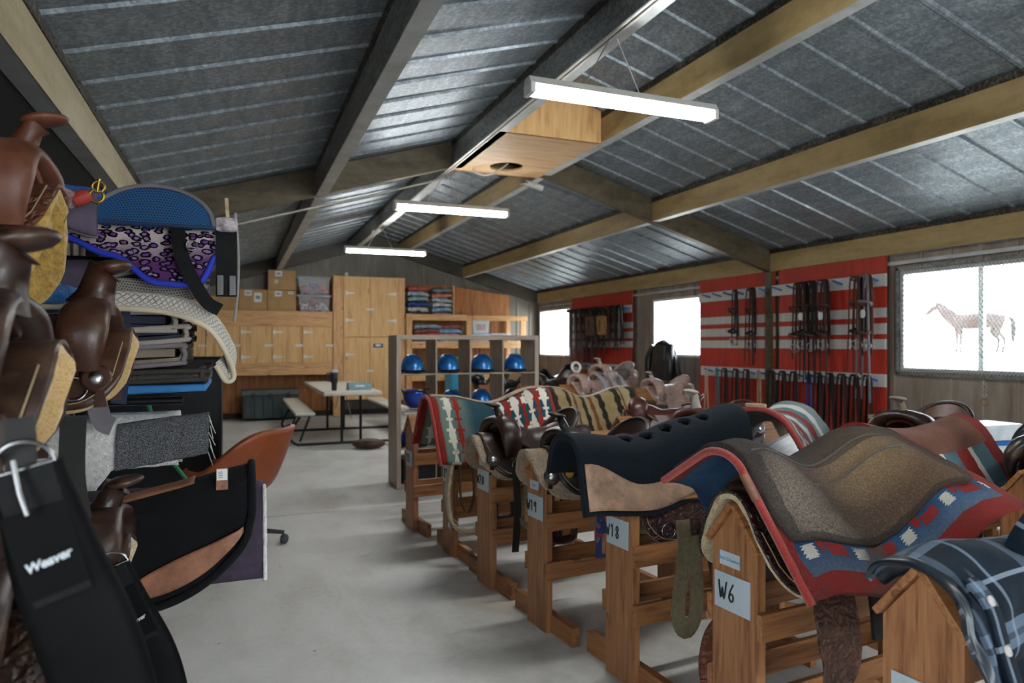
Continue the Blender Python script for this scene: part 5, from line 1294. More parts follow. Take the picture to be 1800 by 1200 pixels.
# ------------------------------------------------------------------ plaid shirt jacket on the nearest rack
def pat_plaid(t, x, s, fu, big):
    c = t.mix(big.sm(.4, .7), '#0c1925', '#11212f'); p1 = (x + .03).mod(.24); p2 = (s + .02).mod(.26)
    c = t.mix(p1.rng(.02, .07) * .3, c, '#7f8ea6'); c = t.mix(p2.rng(.03, .085) * .45, c, '#8196ad')
    c = t.mix(p2.rng(.05, .062) * .6, c, '#10202e'); c = t.mix((p1 - .15).abs().lt(.005) * .45, c, '#8fa1b5'); return t.mix((p2 - .17).abs().lt(.005) * .5, c, '#a4b4c4')
PLAID = uvmat('navy_plaid_flannel', pat_plaid, .9, .3, 260, .05)
SATIN = plain('dark_satin_lining', '#1d2731', .35, var=.3, scale=20)
g = thing('plaid_jacket', 'navy plaid shirt jacket with white snaps draped over the nearest rack', 'jacket', (1.43, 1.115, .880), R(6))
rj = lambda u: .018 + .018 * sin(u * 6)
m = MB(); drape(m, .0, .80, .15, .52, rj, .135, 52, .012, 60, 60, .016, 3., seed=21., angr=lambda u: 70 + 6 * sin(u * 7), curl=.2); m.build('jacket_body', PLAID, g)
m = MB(); drape(m, -.02, .09, .13, .50, lambda u: .008 + .010 * sin(u * 9), .13, 51, .010, 20, 80, .014, 3., seed=33., angr=70, curl=.5); m.build('lining', SATIN, g)
def plq(u, v):
    s = -lerp(.09, .52, u); y, z = sec(s, .135, R(52), R(70)); w = .01 * nz(u * 5, 2.)
    return (.004 + v * .045 + .012 * sin(u * 7), y - .016 + w, rj(0) + z + .018 + w)
m = MB(); m.grid(plq, 36, 4, .008, lambda u, v: (.1 + v * .045, u * .43)); pk = m.build('button_placket', PLAID, g)
for k in range(4):
    p = V3(plq(.12 + .24 * k, .5)); q = V3(plq(.14 + .24 * k, .5)) - p; n = V3((1, 0, 0)).cross(q).normalized(); n = -n if n.z < 0 else n
    M = Matrix.Translation(p + n * .002) @ n.to_track_quat('Z', 'Y').to_matrix().to_4x4()
    m = MB(); m.lathe([(.011, 0), (.011, .003), (.0065, .0045), (.006, .002)], 16, M); m.build('snap_button', plain('pearl_white', '#b5b2ae', .5), pk)
m = MB(); pts = smooth_path([(.35, -.05, .06), (.36, -.18, .0), (.36, -.255, -.14), (.35, -.27, -.32), (.33, -.29, -.46)], 8)
rs = []; m.tube(pts, lambda i: .085 - .0008 * i + .008 * sin(i * 1.3), 18); slv = m.build('sleeve', PLAID, g)
for p in slv.data.polygons: pass
if not slv.data.uv_layers:
    ul = slv.data.uv_layers.new(name='UVMap')
    for lp in slv.data.loops:
        c_ = slv.data.vertices[lp.vertex_index].co; ul.data[lp.index].uv = (c_.x * 1.2, -(c_.z) + c_.y * .3)
m = MB(); m.tube(smooth_path([(.62, -.02, .05), (.72, -.1, .02), (.80, -.2, -.08)], 6), lambda i: .07, 14); c2 = m.build('collar_roll', SATIN, g)
# ------------------------------------------------------------------ left wall: saddles on brackets
def bracket(x, y, z, label, L=.75, sw=.09):
    g = thing('saddle_bracket', label, 'bracket', (X0 + .01, y, z), 0, 'steel saddle brackets on the left wall')
    m = MB(); m.tube([(.02, 0, -.02), (L, 0, -.02)], .022, 10); m.build('arm', BLKM, g)
    for s in (-1, 1): m = MB(); m.tube([(.25, s * sw, -.07), (L - .03, s * sw, -.07)], .012, 8); m.build('side_bar', BLKM, g)
    for a in (.27, L - .06): m = MB(); m.tube([(a, -sw, -.07), (a, 0, -.02), (a, sw, -.07)], .010, 6); m.build('cross_bar', BLKM, g)
    m = MB(); m.tube([(.02, 0, -.36), (.30, 0, -.03)], .014, 8); m.build('brace', BLKM, g)
    m = MB(); m.box((.006, 0, -.18), (.012, .08, .46)); m.build('wall_plate', BLKM, g, bevel=.004)
    return g
left = ((-.655, 1.95, 1.735, 'russet', 'russet', 'gold', True, 'top left russet saddle with golden sheepskin lining', dict(hw=1.2, sc=.97, drop=.36, front=.265, short=.14, ang=68)),
        (-.57, 1.42, 1.36, 'dark', 'dark', 'hide', False, 'dark brown saddle with tan skirts at the left edge, middle level', dict(hw=2.0, hh=.02, drop=.29, sc=.97, ang=72)),
        (-.56, 2.30, 1.40, 'walnut', 'chestnut', 'hide', False, 'polished brown saddle with a thick horn, beside the folded pads', dict(hw=2.1, hh=.03, drop=.29, sc=.94, ang=72)),
        (-.52, 2.22, .815, 'dark', 'dark', 'cream', False, 'dark saddle with a broad flat horn, low beside the black felt pad', dict(hw=1.5, front=.25, drop=.27, sc=.95, ang=70)),
        (-.57, 1.40, .90, 'dark', 'dark', 'grey', True, 'tooled dark saddle in the lower left corner behind the cinch', dict(drop=.34, sc=.97, ang=72)))
for k, (x, y, z, b, s_, f, tl, lb, kw) in enumerate(left):
    saddle(lb, (x, y, z), 0, b, s_, f, tl, 'saddles on the left wall', stir=False, fend=(k in (4,)), **kw)
    bracket(x, y, z, 'black steel bracket carrying the ' + lb.split(' with')[0].split(' in the')[0].split(',')[0])
# ------------------------------------------------------------------ padded cinches
NEO = plain('black_neoprene', '#07080a', .6, var=.25, scale=14, bump=.1, spec=.10)
def padded_cinch(label, path, w, y, word, k0, k1, ringr):
    g = thing('hanging_cinch', label, 'cinch', (0, 0, 0), 0, 'black padded cinches on the left saddles')
    P = smooth_path([(x, y, z) for x, z in path], 8); n = len(P)
    def fr(i):
        t = (P[min(i + 1, n - 1)] - P[max(i - 1, 0)]).normalized(); return t, V3((0, -1, 0)), t.cross(V3((0, 1, 0)))
    def wd(i): return w * (.72 + .28 * sstep(0, n * .45, i)) if i < n * .8 else w
    rs = []
    for i, p in enumerate(P):
        t, nn, sd = fr(i); q = wd(i) / 2; b = .018
        rs.append([p + sd * (q * cos(2 * PI * j / 16)) * (1 if True else 0) + nn * (b * (abs(sin(2 * PI * j / 16)) ** .6) * (1 if sin(2 * PI * j / 16) > 0 else -1)) for j in range(16)])
    m = MB(); m.rings(rs); m.build('neoprene_pad', NEO, g)
    m = MB(); m.strap([P[i] + V3((0, -.022, 0)) for i in range(0, k1)], w * .55, .006, tuple(fr(n // 4)[2])); st = m.build('webbing', WEB_BLK, g)
    m = MB(); m.strap([P[i] + V3((0, -.028, 0)) for i in range(k0 - 3, k1 - 1)], w * .6, .006, tuple(fr(n // 4)[2])); ov = m.build('logo_patch', plain('patch_black', '#08090b', .7, spec=.1), g)
    c = P[(k0 + k1) // 2 - 1] + V3((0, -.0335, 0)); t, nn, sd = fr((k0 + k1) // 2)
    cu = bpy.data.curves.new('logo', 'FONT'); cu.body = word; cu.size = w * .135; cu.shear = .25; cu.align_x = 'CENTER'; cu.align_y = 'CENTER'; cu.extrude = .0005; cu.offset = w * .004
    cu.materials.append(plain('logo_white', '#c4cbd0', .6)); o = text_mesh(cu, ov, 'logo')
    xd = sd if sd.x > 0 else -sd; xd = V3((xd.x, 0, xd.z)).normalized(); xd = (rotm('Y', -6) @ xd); zd = V3((0, -1, 0)); yd = zd.cross(xd)
    Mx = Matrix((xd, yd, zd)).transposed().to_4x4(); Mx.translation = c; o.matrix_local = Mx
    m = MB(); c0 = P[0] + V3((0, -.01, 0)); m.torus(c0 + V3((-.0, 0, .0)), ringr, ringr * .10, Matrix((fr(0)[2], -fr(0)[0], V3((0, 1, 0)))).transposed(), 24, 8, 0, PI)
    m.tube([c0 + fr(0)[2] * ringr, c0 - fr(0)[2] * ringr], ringr * .10, 8); m.build('dee_ring', CHROME, g)
    m = MB(); m.tube([c0 + V3((-.2 * ringr, -.022, .4 * ringr)), c0 + V3((.1 * ringr, -.035, -.75 * ringr)), c0 + V3((.35 * ringr, -.038, -1.5 * ringr))], ringr * .11, 8); m.build('buckle_tongue', CHROME, g)
    return g
padded_cinch('large black padded cinch with white script logo in the lower left foreground', [(-.262, 1.225), (-.245, 1.165), (-.224, 1.085), (-.195, 1.0), (-.172, .92), (-.155, .82), (-.16, .70), (-.20, .60)], .125, 1.10, 'Weaver', 10, 20, .036)
padded_cinch('smaller black padded cinch hanging behind the large one', [(-.285, .84), (-.243, .735), (-.20, .627), (-.172, .521), (-.160, .43), (-.17, .36), (-.2, .30)], .105, 1.96, 'Weaver', 7, 15, .036)
def latigo(label, pts, w): m = MB(); m.strap(smooth_path(pts, 4), w, .006, (1, 0, 0)); tag(m.build('latigo_strap', SL['black']), label, 'strap', 'latigo straps on the left saddles')
latigo('black punched strap hanging below the polished brown saddle', [(-.40, 2.12, 1.20), (-.40, 2.10, 1.05), (-.385, 2.1, .93)], .06)
latigo('short strap tying the large cinch to the saddle above', [(-.275, 1.12, 1.29), (-.27, 1.11, 1.25), (-.268, 1.10, 1.21)], .035)

# ------------------------------------------------------------------ pads and blankets on the left wall
def mk_leo():
    t = NT('purple_leopard_plush'); x, s, _ = t.xyz(t.coord('UV')); v = t.mapping(t.coord('UV'), (1, 1.5, 1))
    nv = t.n('ShaderNodeVectorMath', operation='ADD'); t.l(v, nv.inputs[0]); ns = t.n('ShaderNodeTexNoise'); t.l(v, ns.inputs['Vector']); ns.inputs['Scale'].default_value = 30
    sc_ = t.n('ShaderNodeVectorMath', operation='SCALE'); t.l(ns.outputs['Color'], sc_.inputs[0]); sc_.inputs['Scale'].default_value = .022; t.l(sc_.outputs[0], nv.inputs[1])
    d = t.voro(nv.outputs[0], 30, dim='2D'); n = t.noise(v, 9, 3); br = t.noise(v, 70, 2)
    base = t.mix((s.abs() + n * .1).sm(.13, .28), '#cfc2bd', '#583063')
    ring = d.rng(.22, .46) * br.gt(.34); col = t.mix(d.lt(.22), base, t.mix(n.gt(.5), '#6d3f86', '#8a6f9a')); col = t.mix(ring, col, '#0f0c14')
    fz = t.noise(t.coord('Object'), 200, 3, .7); return t.bsdf(col, .9, 0, t.bump(fz, .4, .006), .15)
LEO = mk_leo()
RBLUE = plain('royal_blue_binding', '#1d35b0', .7, var=.1); GREYB = plain('grey_binding', '#6f6b72', .8, var=.1); PURP = plain('grey_purple_quilt', '#5d5266', .85, var=.15, scale=10)
def mk_mesh(name, a, b, sc):
    t = NT(name); x, y, _ = t.xyz(t.coord('UV')); r = (y * (sc * .866)).fl(); off = (r * .5).mod(1.0)
    px = (x * sc + off).mod(1.0) - .5; py = (y * (sc * .866)).mod(1.0) - .5; dd = px * px + py * py
    return t.bsdf(t.mix(dd.lt(.075), a, b), .75, 0, t.bump(1.0 - dd.lt(.075), .5, .004), .3)
MESHBLUE = mk_mesh('blue_air_mesh', '#285684', '#0f2038', 110); MESHG = mk_mesh('grey_air_mesh', '#8b8580', '#3a3836', 110)
def arm_thing(y, z, label, L): return bracket(0, y, z, label, L)
# leopard bareback pad with turned-up blue flaps
g = thing('bareback_pad', 'purple leopard plush bareback pad with blue mesh flap, high on the left', 'saddle pad', (0, 2.78, 1.83), 0, 'saddle blankets and pads')
dn = lambda u: interp(((0, .12), (.45, .13), (.62, .19), (.78, .285), (.92, .29), (1, .16)), u)
m = MB(); drape(m, -.95, -.055, dn, dn, .0, .10, 78, .018, 50, 40, .006, seed=14.); m.build('plush_top', LEO, g)
m = MB(); pts = []
for i in range(41):
    u = i / 40; y, z = sec(-dn(u), .10, R(78)); pts.append((lerp(-.95, -.055, u), y - .004, z - .006))
m.tube(pts, .011, 8); m.build('blue_binding', RBLUE, g)
def flap(u, v):
    hgt = .145 * max(1 - (2 * u - 1) ** 2, 0) ** .5
    return (lerp(-.455, -.075, u), -.135 + .075 * v * (hgt / .145), -.035 + v * hgt + .004)
m = MB(); m.grid(flap, 40, 14, .016, lambda u, v: (u * .38, v * .15)); fp = m.build('mesh_flap', MESHBLUE, g)
m = MB(); m.tube([V3(flap(i / 40, 1)) + V3((0, .0, .002)) for i in range(41)], .008, 8); m.build('binding', GREYB, fp)
m = MB(); m.tube([V3(flap(i / 40, 0)) + V3((0, -.002, .0)) for i in range(41)], .007, 8); m.build('lower_binding', plain('navy_binding', '#1c3558', .8), fp)
m = MB(); m.grid(lambda u, v: (-.95 + .52 * u, -.125 - .006 * v, .055 - .10 * v * (1 + .5 * sstep(.7, 1, u)) + .012 * sin(u * 8)), 20, 6, .03); q = m.build('quilted_edge', PURP, g)
m = MB(); m.tube([(-.95 + .52 * i / 20, -.137, -.045 - .05 * sstep(.7, 1, i / 20) + .012 * sin(i / 20 * 8)) for i in range(21)], .008, 6); m.build('binding', GREYB, q)
m = MB(); m.tube([(-.95, -.09, .075), (-.70, -.09, .082), (-.42, -.08, .066)], .022, 10); m.build('blue_roll', plain('blue_plush', '#2459a5', .8), g)
m = MB(); m.strap(smooth_path([(-.19, -.135, -.035), (-.18, -.155, -.12), (-.15, -.16, -.2), (-.10, -.155, -.29), (-.055, -.15, -.32)], 5), .045, .005, (1, 0, .3)); sp = m.build('girth_strap', WEB_BLK, g)
m = MB(); m.torus((-.145, -.165, -.10), .018, .003, rotm('X', 80), 14, 5); m.build('dee_ring', CHROME, sp)
g = thing('girth', 'black webbing girth with buckles at the end of the leopard pad', 'girth', (-.035, 2.70, 1.80))
m = MB(); m.strap(smooth_path([(-.0, .02, .02), (.0, -.03, -.02), (.0, -.035, -.12), (.0, -.03, -.24)], 5), .07, .02, (1, 0, 0)); m.build('webbing', WEB_BLK, g)
m = MB(); m.box((.0, -.03, .015), (.075, .06, .05)); m.build('plush_sleeve', fuzzy('spotted_plush', '#b9aeb2', '#2a2130', 40, .5), g, bevel=.015)
for k in range(2):
    m = MB(); m.box((-.02 + .04 * k, -.045, -.20), (.022, .006, .07)); m.build('buckle', CHROME, g, bevel=.002)
m = MB(); m.tube(smooth_path([(.03, -.03, .06), (.04, -.03, -.1), (.035, -.03, -.25), (.025, -.03, -.33)]), .006, 6); m.build('frayed_cord', plain('grey_cord', '#8b8783', .9), g)
m = MB(); m.strap([(.0, -.02, .11), (.005, -.03, .04)], .025, .012, (0, 1, 0)); m.build('keeper', SL['tan'], g)
# purple quilt and blue fleece below
g = thing('quilted_pad', 'grey-purple quilted pad with grey binding under the leopard pad', 'saddle pad', (0, 2.86, 1.70), 0, 'saddle blankets and pads')
dq = lambda u: interp(((0, .10), (.25, .12), (.42, .26), (.5, .30), (.6, .16), (.75, .12), (1, .20)), u)
m = MB(); drape(m, -1.0, -.10, dq, dq, 0, .13, 80, .022, 50, 30, .006, seed=17.); m.build('quilt', PURP, g)
m = MB(); pts = []
for i in range(51):
    y, z = sec(-dq(i / 50), .13, R(80)); pts.append((lerp(-1.0, -.10, i / 50), y - .006, z - .004))
m.tube(pts, .009, 6); m.build('binding', GREYB, g)
def mesh_pad(u, v): return (-.42 + .33 * u, 2.735 - .01 * v, 1.615 - .075 * v * (1 - (2 * u - 1) ** 4) ** .5 + .004 * sin(9 * u))
m = MB(); m.grid(mesh_pad, 24, 8, .015, lambda u, v: (u * .33, v * .08)); tag(m.build('mesh_underpad', MESHG), 'grey air-mesh edge of a pad showing under the leopard pad', 'saddle pad', 'saddle blankets and pads')
m = MB(); m.ell((-.60, 2.72, 1.545), (.14, .10, .055), None, 24, 14); tag(m.build('fleece_roll', fuzzy('blue_fleece', '#2478c0', '#123f78', 34, 1.0, .03)), 'bright blue fleece girth cover behind the thick saddle horn', 'girth cover')
bracket(0, 2.82, 1.70, 'black steel bracket under the leopard pad', 1.02, .05)
# white quilted pad over folded pads on a blue slab
def mk_quilt():
    t = NT('white_quilted_cotton'); x, y, _ = t.xyz(t.coord('UV')); a = ((x + y) * 92.0).pp(1.0); b = ((x - y) * 92.0).pp(1.0); h = a.mn(b).sm(0, .4)
    return t.bsdf(t.mix(h, '#a5a098', '#cfcac0'), .85, 0, t.bump(h, .6, .006), .2)
QUILT = mk_quilt()
g = thing('quilted_pad', 'off-white quilted saddle pad curling over the stack of folded pads', 'saddle pad', (0, 0, 0), 0, 'saddle blankets and pads')
wp = smooth_path([(-.95, 0, 1.545), (-.62, 0, 1.572), (-.36, 0, 1.573), (-.20, 0, 1.560), (-.09, 0, 1.515), (-.025, 0, 1.42), (.0, 0, 1.34), (-.03, 0, 1.305), (-.06, 0, 1.335)], 8)
NW = len(wp) - 1
def wq(u, v):
    f = u * NW; i = min(int(f), NW - 1); p = wp[i].lerp(wp[i + 1], f - i); edge = sstep(.12, 0, v)
    return (p.x - .01 * edge, 2.62 + .62 * v + .02 * edge, p.z - .055 * edge * (1 - .8 * sstep(.75, 1, u)) + .006 * nz(u * 6, v * 4, 2.))
m = MB(); m.grid(wq, 80, 24, .016, lambda u, v: (u * 1.3, v * .62)); m.build('quilt', QUILT, g)
m = MB(); m.tube([V3(wq(i / 60, 0)) + V3((0, -.002, -.008)) for i in range(61)], .010, 6); m.build('binding', plain('cream_binding', '#cdbfa6', .8), g)
def fold(label, z, h, x1, mat, bmat, y0=2.70, y1=3.2, sag=0.0, red=False):
    g = thing('folded_pad', label, 'saddle pad', (0, 0, 0), 0, 'folded pads in the left stack')
    r = h / 2 - .006; pr = [(-.95, z + r), (-.6, z + r), (x1 - r, z + r + sag)] + [(x1 - r + r * sin(a), z + sag + r * cos(a)) for a in (PI * .25, PI * .5, PI * .75)] + [(x1 - r, z - r + sag), (-.6, z - r), (-.95, z - r)]
    P = smooth_path([(a, 0, b) for a, b in pr], 4); K = len(P) - 1
    def q(u, v):
        i = min(int(u * K), K - 1); p = P[i].lerp(P[i + 1], u * K - i); return (p.x, lerp(y0, y1, v), p.z + .004 * nz(u * 9, v * 3, z * 9))
    m = MB(); m.grid(q, 60, 8, .014); m.build('pad_layers', mat, g)
    m = MB(); m.tube([V3(q(i / 60, 0)) + V3((0, -.003, -.006)) for i in range(61)], .0095, 6); m.build('binding', bmat, g)
    m = MB(); m.grid(lambda u, v: (lerp(-.95, x1 - r * 1.1, u), lerp(y0 + .012, y1, v), z + sag * sstep(.4, 1, u) + r * .42), 20, 4, max(r * .84, .006)); m.build('inner_layer', mat, g)
    return g
NV = plain('navy_quilt', '#232a3a', .8, var=.2); GB_ = plain('greige_binding', '#a59b93', .8)
fold('navy folded pad with red-piped greige binding, top of the left stack', 1.475, .075, -.20, NV, GB_)
fold('navy folded pad with greige binding, second in the left stack', 1.405, .06, -.165, NV, GB_, sag=.03)
fold('grey folded pad with white stitching, third in the left stack', 1.335, .075, -.17, plain('taupe_quilt', '#8d8171', .85, var=.2), plain('mauve_binding', '#7d7478', .8), sag=.025)
fold('dark fuzzy folded pad at the bottom of the left stack', 1.275, .045, -.115, fuzzy('dark_fleece', '#4a453f', '#2b2824', 90, .8), plain('dark_binding', '#3a3733', .9), sag=.01)
m = MB(); m.add([(-.95, 2.66, 1.205), (-.10, 2.66, 1.225), (-.10, 3.2, 1.225), (-.95, 3.2, 1.205), (-.95, 2.66, 1.245), (-.10, 2.66, 1.25), (-.10, 3.2, 1.25), (-.95, 3.2, 1.245)], [(0, 3, 2, 1), (4, 5, 6, 7), (0, 1, 5, 4), (1, 2, 6, 5), (2, 3, 7, 6), (3, 0, 4, 7)])
tag(m.build('foam_slab', plain('bright_blue_foam', '#1f6fae', .6, var=.1), bevel=.006), 'bright blue slab under the stack of folded pads', 'slab')
g = thing('pad_shelf', 'steel wall bracket shelf carrying the folded pads', 'shelf', (X0, 2.93, 1.19))
for y in (-.2, .2): m = MB(); m.tube([(.0, y, 0), (1.02, y, 0)], .014, 8); m.build('shelf_arm', BLKM, g); m = MB(); m.tube([(.0, y, -.3), (.5, y, -.01)], .010, 8); m.build('brace', BLKM, g)
m = MB(); m.strap(smooth_path([(-.36, 2.66, 1.52), (-.355, 2.655, 1.40), (-.36, 2.65, 1.28), (-.37, 2.65, 1.19)], 4), .045, .005, (1, 0, .0)); tag(m.build('hanging_strap', plain('navy_webbing', '#1a2440', .75)), 'navy webbing strap hanging across the folded pads', 'strap')
m = MB(); m.strap(smooth_path([(-.42, 2.63, 1.36), (-.43, 2.6, 1.24), (-.41, 2.6, 1.14), (-.38, 2.6, 1.12)], 4), .06, .006, (1, 0, .0)); tag(m.build('hanging_strap', plain('grey_webbing', '#6f6c72', .8)), 'grey webbing strap hanging beside the polished brown saddle', 'strap')
m = MB(); m.tube(smooth_path([(-.36, 3.25, 1.2), (-.34, 3.3, 1.1), (-.30, 3.3, .95), (-.2, 3.3, .8)]), .009, 8); tag(m.build('green_cord', plain('green_cord', '#1d7a4e', .6)), 'green cord hanging below the blue slab', 'cord')
# white fleece, grey wool, black felt, purple denim
WFL = fuzzy('white_fleece', '#e8e7e4', '#cac8c4', 60, .9, .015, amt=.8)
g = thing('fleece_pad', 'white fleece saddle pad hanging behind the grey wool pad', 'saddle pad', (0, 2.82, 1.135), 0, 'saddle blankets and pads')
m = MB(); drape(m, -.95, -.195, .26, lambda u: lerp(.42, .24, sstep(.55, .75, u)), lambda u: .0 + .012 * u, .10, 78, .02, 40, 30, .006, seed=41.); m.build('fleece', WFL, g)
bracket(0, 2.82, 1.10, 'black steel bracket under the white fleece pad', .98, .05)
def mk_salt():
    t = NT('charcoal_salt_and_pepper_wool'); n = t.noise(t.coord('Object'), 420, 2, .7); return t.bsdf(t.ramp(n, [(.38, '#2a2b2e'), (.52, '#55565a'), (.66, '#9b9ca0')]), .95, 0, t.bump(n, .6, .006), .1)
g = thing('wool_pad', 'charcoal wool saddle pad with frayed white end threads', 'saddle pad', (0, 2.82, 1.135), 0, 'saddle blankets and pads')
m = MB(); drape(m, -.385, -.095, lambda u: -.085 + .03 * u, lambda u: .255 - .03 * u, lambda u: .006 + .014 * u, .125, 79, .014, 40, 26, .003, seed=44.); m.build('wool', mk_salt(), g)
m = MB(); y, z = sec(-.2, .07, R(82)); 
for k in range(7): m.tube([(-.095 + .003 * (k % 3), sec(-.075 - .024 * k, .125, R(79))[0] - .004, .018 + sec(-.075 - .024 * k, .125, R(79))[1]), (-.080 + .008 * (k % 2), sec(-.075 - .024 * k, .125, R(79))[0] - .010, -.03 + sec(-.075 - .024 * k, .125, R(79))[1])], .0016, 4)
fr_ = m.build('frayed_threads', plain('white_thread', '#bdbcb8', .9), g); fr_['kind'] = 'stuff'
BFELT = fuzzy('black_wool_felt', '#17181b', '#0a0b0d', 240, .5, .006, 8, .02)
g = thing('felt_pad', 'black felt saddle pad with brown wear leather and a small label, low on the left', 'saddle pad', (0, 2.52, .905), 0, 'saddle blankets and pads')
rb = lambda u: -.05 + .145 * u ** 2 - .012 * sstep(.9, 1, u)
drp = lambda u: .36 + .055 * u - .21 * (1 - math.sqrt(max(1 - clamp((u - .66) / .34) ** 2, 0)))
m = MB(); drape(m, -.80, .045, drp, drp, rb, .09, 80, .022, 60, 44, .004, seed=51.); m.build('felt', BFELT, g)
m = MB(); pts = []
for i in range(61):
    u = i / 60; y, z = sec(-drp(u), .09, R(80)); pts.append((lerp(-.80, .045, u), y - .004, rb(u) + z))
pts += [(.046, sec(-lerp(.22, 0, k / 10), .09, R(80))[0] - .002, rb(1) + sec(-lerp(.22, 0, k / 10), .09, R(80))[1]) for k in range(1, 11)]
m.tube(pts, .013, 8); m.build('rolled_edge', BFELT, g)
WLE = leather('glossy_wear_leather', '#8a5a42', .35, '#4a2c1e', .5)
def leaf(u, v):
    x = lerp(-.36, .02, u); a = .09 * sin(PI * min(u * .93 + .02, 1)) ** .8; s0 = drp((x + .80) / .845) - .035
    s = -(s0 - a * (1 - v)); y, z = sec(s, .09, R(80)); return (x, y - .008, rb((x + .80) / .845) + z)
m = MB(); m.grid(leaf, 30, 8, .006); wv_ = m.build('wear_leather', WLE, g)
m = MB(); drape(m, -.5, -.13, .03, .05, lambda u: rb(lerp(.36, .79, u)) + .008, .09, 80, .005, 20, 8, .002); m.build('spine_leather', leather('spine_leather', '#7d523b', .6), g)
yy, zz = sec(-.085, .09, R(80)); m = MB(); m.box((-.045, yy - .012, rb(.89) + zz + .02), (.036, .004, .07)); lb_ = m.build('leather_tab', leather('tab_leather', '#8a5f49', .6), g, bevel=.001)
m = MB(); m.box((-.045, yy - .0155, rb(.89) + zz + .035), (.032, .003, .036)); m.build('label', LABEL, lb_)
m = MB()
for k in range(4): m.box((-.05, yy - .0175, rb(.89) + zz + .026 + .006 * k), (.014, .001, .0015))
m.build('label_print', INK, lb_)
g = thing('denim_pad', 'dark purple denim-backed pad with white fuzzy edge behind the black felt', 'saddle pad', (0, 2.60, .93), 0, 'saddle blankets and pads')
m = MB(); drape(m, -.7, .085, .3, .375, -.02, .13, 82, .02, 30, 30, .003, seed=61.); m.build('denim', plain('purple_denim', '#3b2f42', .85, var=.2, scale=30), g)
m = MB(); m.tube([(.087, sec(-.05 - .33 * i / 20, .13, R(82))[0], -.02 + sec(-.05 - .33 * i / 20, .13, R(82))[1]) for i in range(21)], .007, 6); m.build('fuzzy_edge', WFL, g)
bracket(0, 2.56, .86, 'black steel bracket under the black felt pad', 1.1, .05)
# halter and snap dangling up by the roof purlin
g = thing('lead_rope', 'pink lead rope with brass snap lying above the leopard pad', 'rope', (-.53, 2.55, 1.835))
m = MB(); m.tube(smooth_path([(-.35, .0, .05), (-.1, -.02, .06), (.02, -.04, .02), (.06, -.05, .0)]), .026, 10); m.build('rope_body', fuzzy('pink_rope', '#a07a74', '#6f4d4a', 90, .5), g)
m = MB(); m.lathe([(.02, 0), (.024, .03), (.018, .05)], 12, Matrix.Translation((.06, -.05, .0)) @ Matrix.Rotation(R(60), 4, 'Y')); m.build('red_wrap', plain('red_wrap', '#a5352c', .6), g)
m = MB(); m.torus((.125, -.05, .05), .017, .005, rotm('X', 90), 16, 6); m.torus((.12, -.05, .02), .02, .005, rotm('X', 90), 16, 6); m.tube([(.122, -.05, .035), (.128, -.05, .075)], .006, 6); m.build('brass_snap', BRASS, g)
bracket(0, 2.55, 1.835, 'black steel bracket under the pink lead rope', .62)

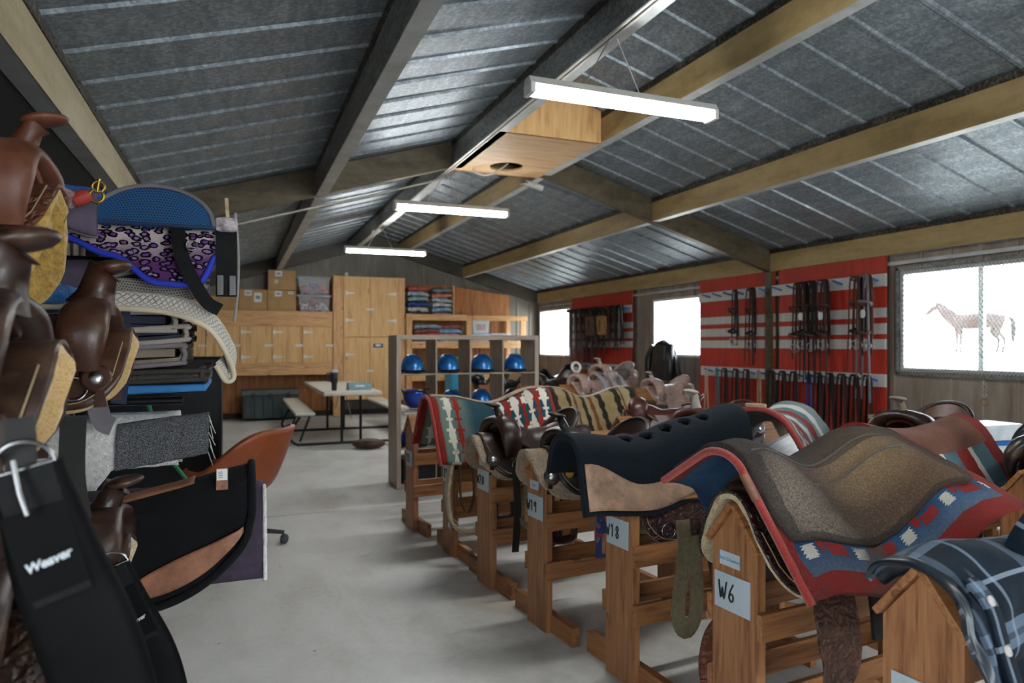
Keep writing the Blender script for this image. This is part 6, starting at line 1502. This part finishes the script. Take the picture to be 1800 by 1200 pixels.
# ------------------------------------------------------------------ the horse outside the mesh window
def horse(loc, rz):
    g = thing('horse', 'bay horse standing side-on outside the mesh window', 'horse', loc, rz)
    V = [(0, 0, 1.20)]; Ed = []; Rr = [(.30, .33)]
    def add(p, r, par): V.append(p); Rr.append(r if isinstance(r, tuple) else (r, r)); Ed.append((par, len(V) - 1)); return len(V) - 1
    a = add((.32, 0, 1.19), (.31, .33), 0); b = add((.60, 0, 1.20), (.27, .33), a); c = add((.78, 0, 1.24), (.21, .30), b)
    n1 = add((.94, 0, 1.42), (.15, .24), c); n2 = add((1.12, 0, 1.60), (.11, .18), n1); n3 = add((1.28, 0, 1.76), (.09, .13), n2)
    h1 = add((1.40, 0, 1.76), (.095, .12), n3); h2 = add((1.56, 0, 1.62), (.075, .09), h1); h3 = add((1.68, 0, 1.50), (.06, .07), h2); add((1.74, 0, 1.45), (.05, .055), h3)
    r1 = add((-.34, 0, 1.24), (.29, .32), 0); r2 = add((-.62, 0, 1.26), (.28, .31), r1); r3 = add((-.80, 0, 1.20), (.17, .24), r2)
    for s, dx in ((.15, .02), (-.15, -.10)):
        q = add((.66 + dx, s, .98), (.10, .13), b); q = add((.66 + dx, s * 1.05, .76), (.07, .085), q); q = add((.665 + dx, s, .50), (.052, .06), q); q = add((.66 + dx, s, .26), (.034, .04), q); q = add((.67 + dx, s, .12), (.04, .045), q); add((.70 + dx, s, .02), (.06, .06), q)
    for s, dx in ((.15, -.05), (-.15, .12)):
        q = add((-.60 + dx, s, .98), (.13, .18), r2); q = add((-.52 + dx, s * 1.05, .80), (.09, .12), q); q = add((-.74 + dx, s, .53), (.055, .07), q); q = add((-.72 + dx, s, .28), (.036, .042), q); q = add((-.69 + dx, s, .12), (.042, .045), q); add((-.66 + dx, s, .02), (.06, .06), q)
    me = bpy.data.meshes.new('horse_body'); me.from_pydata(V, Ed, []); o = bpy.data.objects.new('horse_body', me); COL.objects.link(o); o.parent = g
    sk = o.modifiers.new('Skin', 'SKIN'); sk.use_smooth_shade = True
    for i, r in enumerate(Rr): me.skin_vertices[0].data[i].radius = r
    me.skin_vertices[0].data[0].use_root = True
    ss = o.modifiers.new('Subsurf', 'SUBSURF'); ss.levels = 2; ss.render_levels = 2
    t = NT('bay_coat'); x, y, z = t.xyz(t.coord('Object')); n = t.noise(t.coord('Object'), 3, 4)
    col = t.mix(z.sm(.35, .75), '#0b0908', t.mix(n.sm(.35, .65), '#24120c', '#341a11')); t.bsdf(col, .5); me.materials.append(t.m)
    HB = plain('black_hair', '#15110f', .6)
    for s in (-1, 1):
        m = MB(); m.tube([(1.36, s * .06, 1.84), (1.37, s * .075, 1.92), (1.40, s * .065, 1.99)], lambda i: (.035, .032, .006)[i], 8); m.build('ear', t.m, g)
        m = MB(); m.ell((1.47, s * .082, 1.72), (.022, .012, .018), None, 10, 6); m.build('eye', HB, g)
    m = MB(); m.strap(smooth_path([(1.38, 0, 1.89), (1.24, 0, 1.86), (1.08, 0, 1.75), (.92, 0, 1.62), (.78, 0, 1.52)], 4), .12, .05, (.5, .4, -.8)); m.build('mane', HB, g)
    m = MB(); m.tube(smooth_path([(-.90, 0, 1.34), (-1.02, 0, 1.22), (-1.06, 0, .95), (-1.05, 0, .65), (-1.04, 0, .42)], 4), lambda i: .045 + .05 * sin(PI * min(i / 16, 1)) * .9, 10); m.build('tail', HB, g)
    return g
horse((25.9, 17.65, 1.06), R(124))
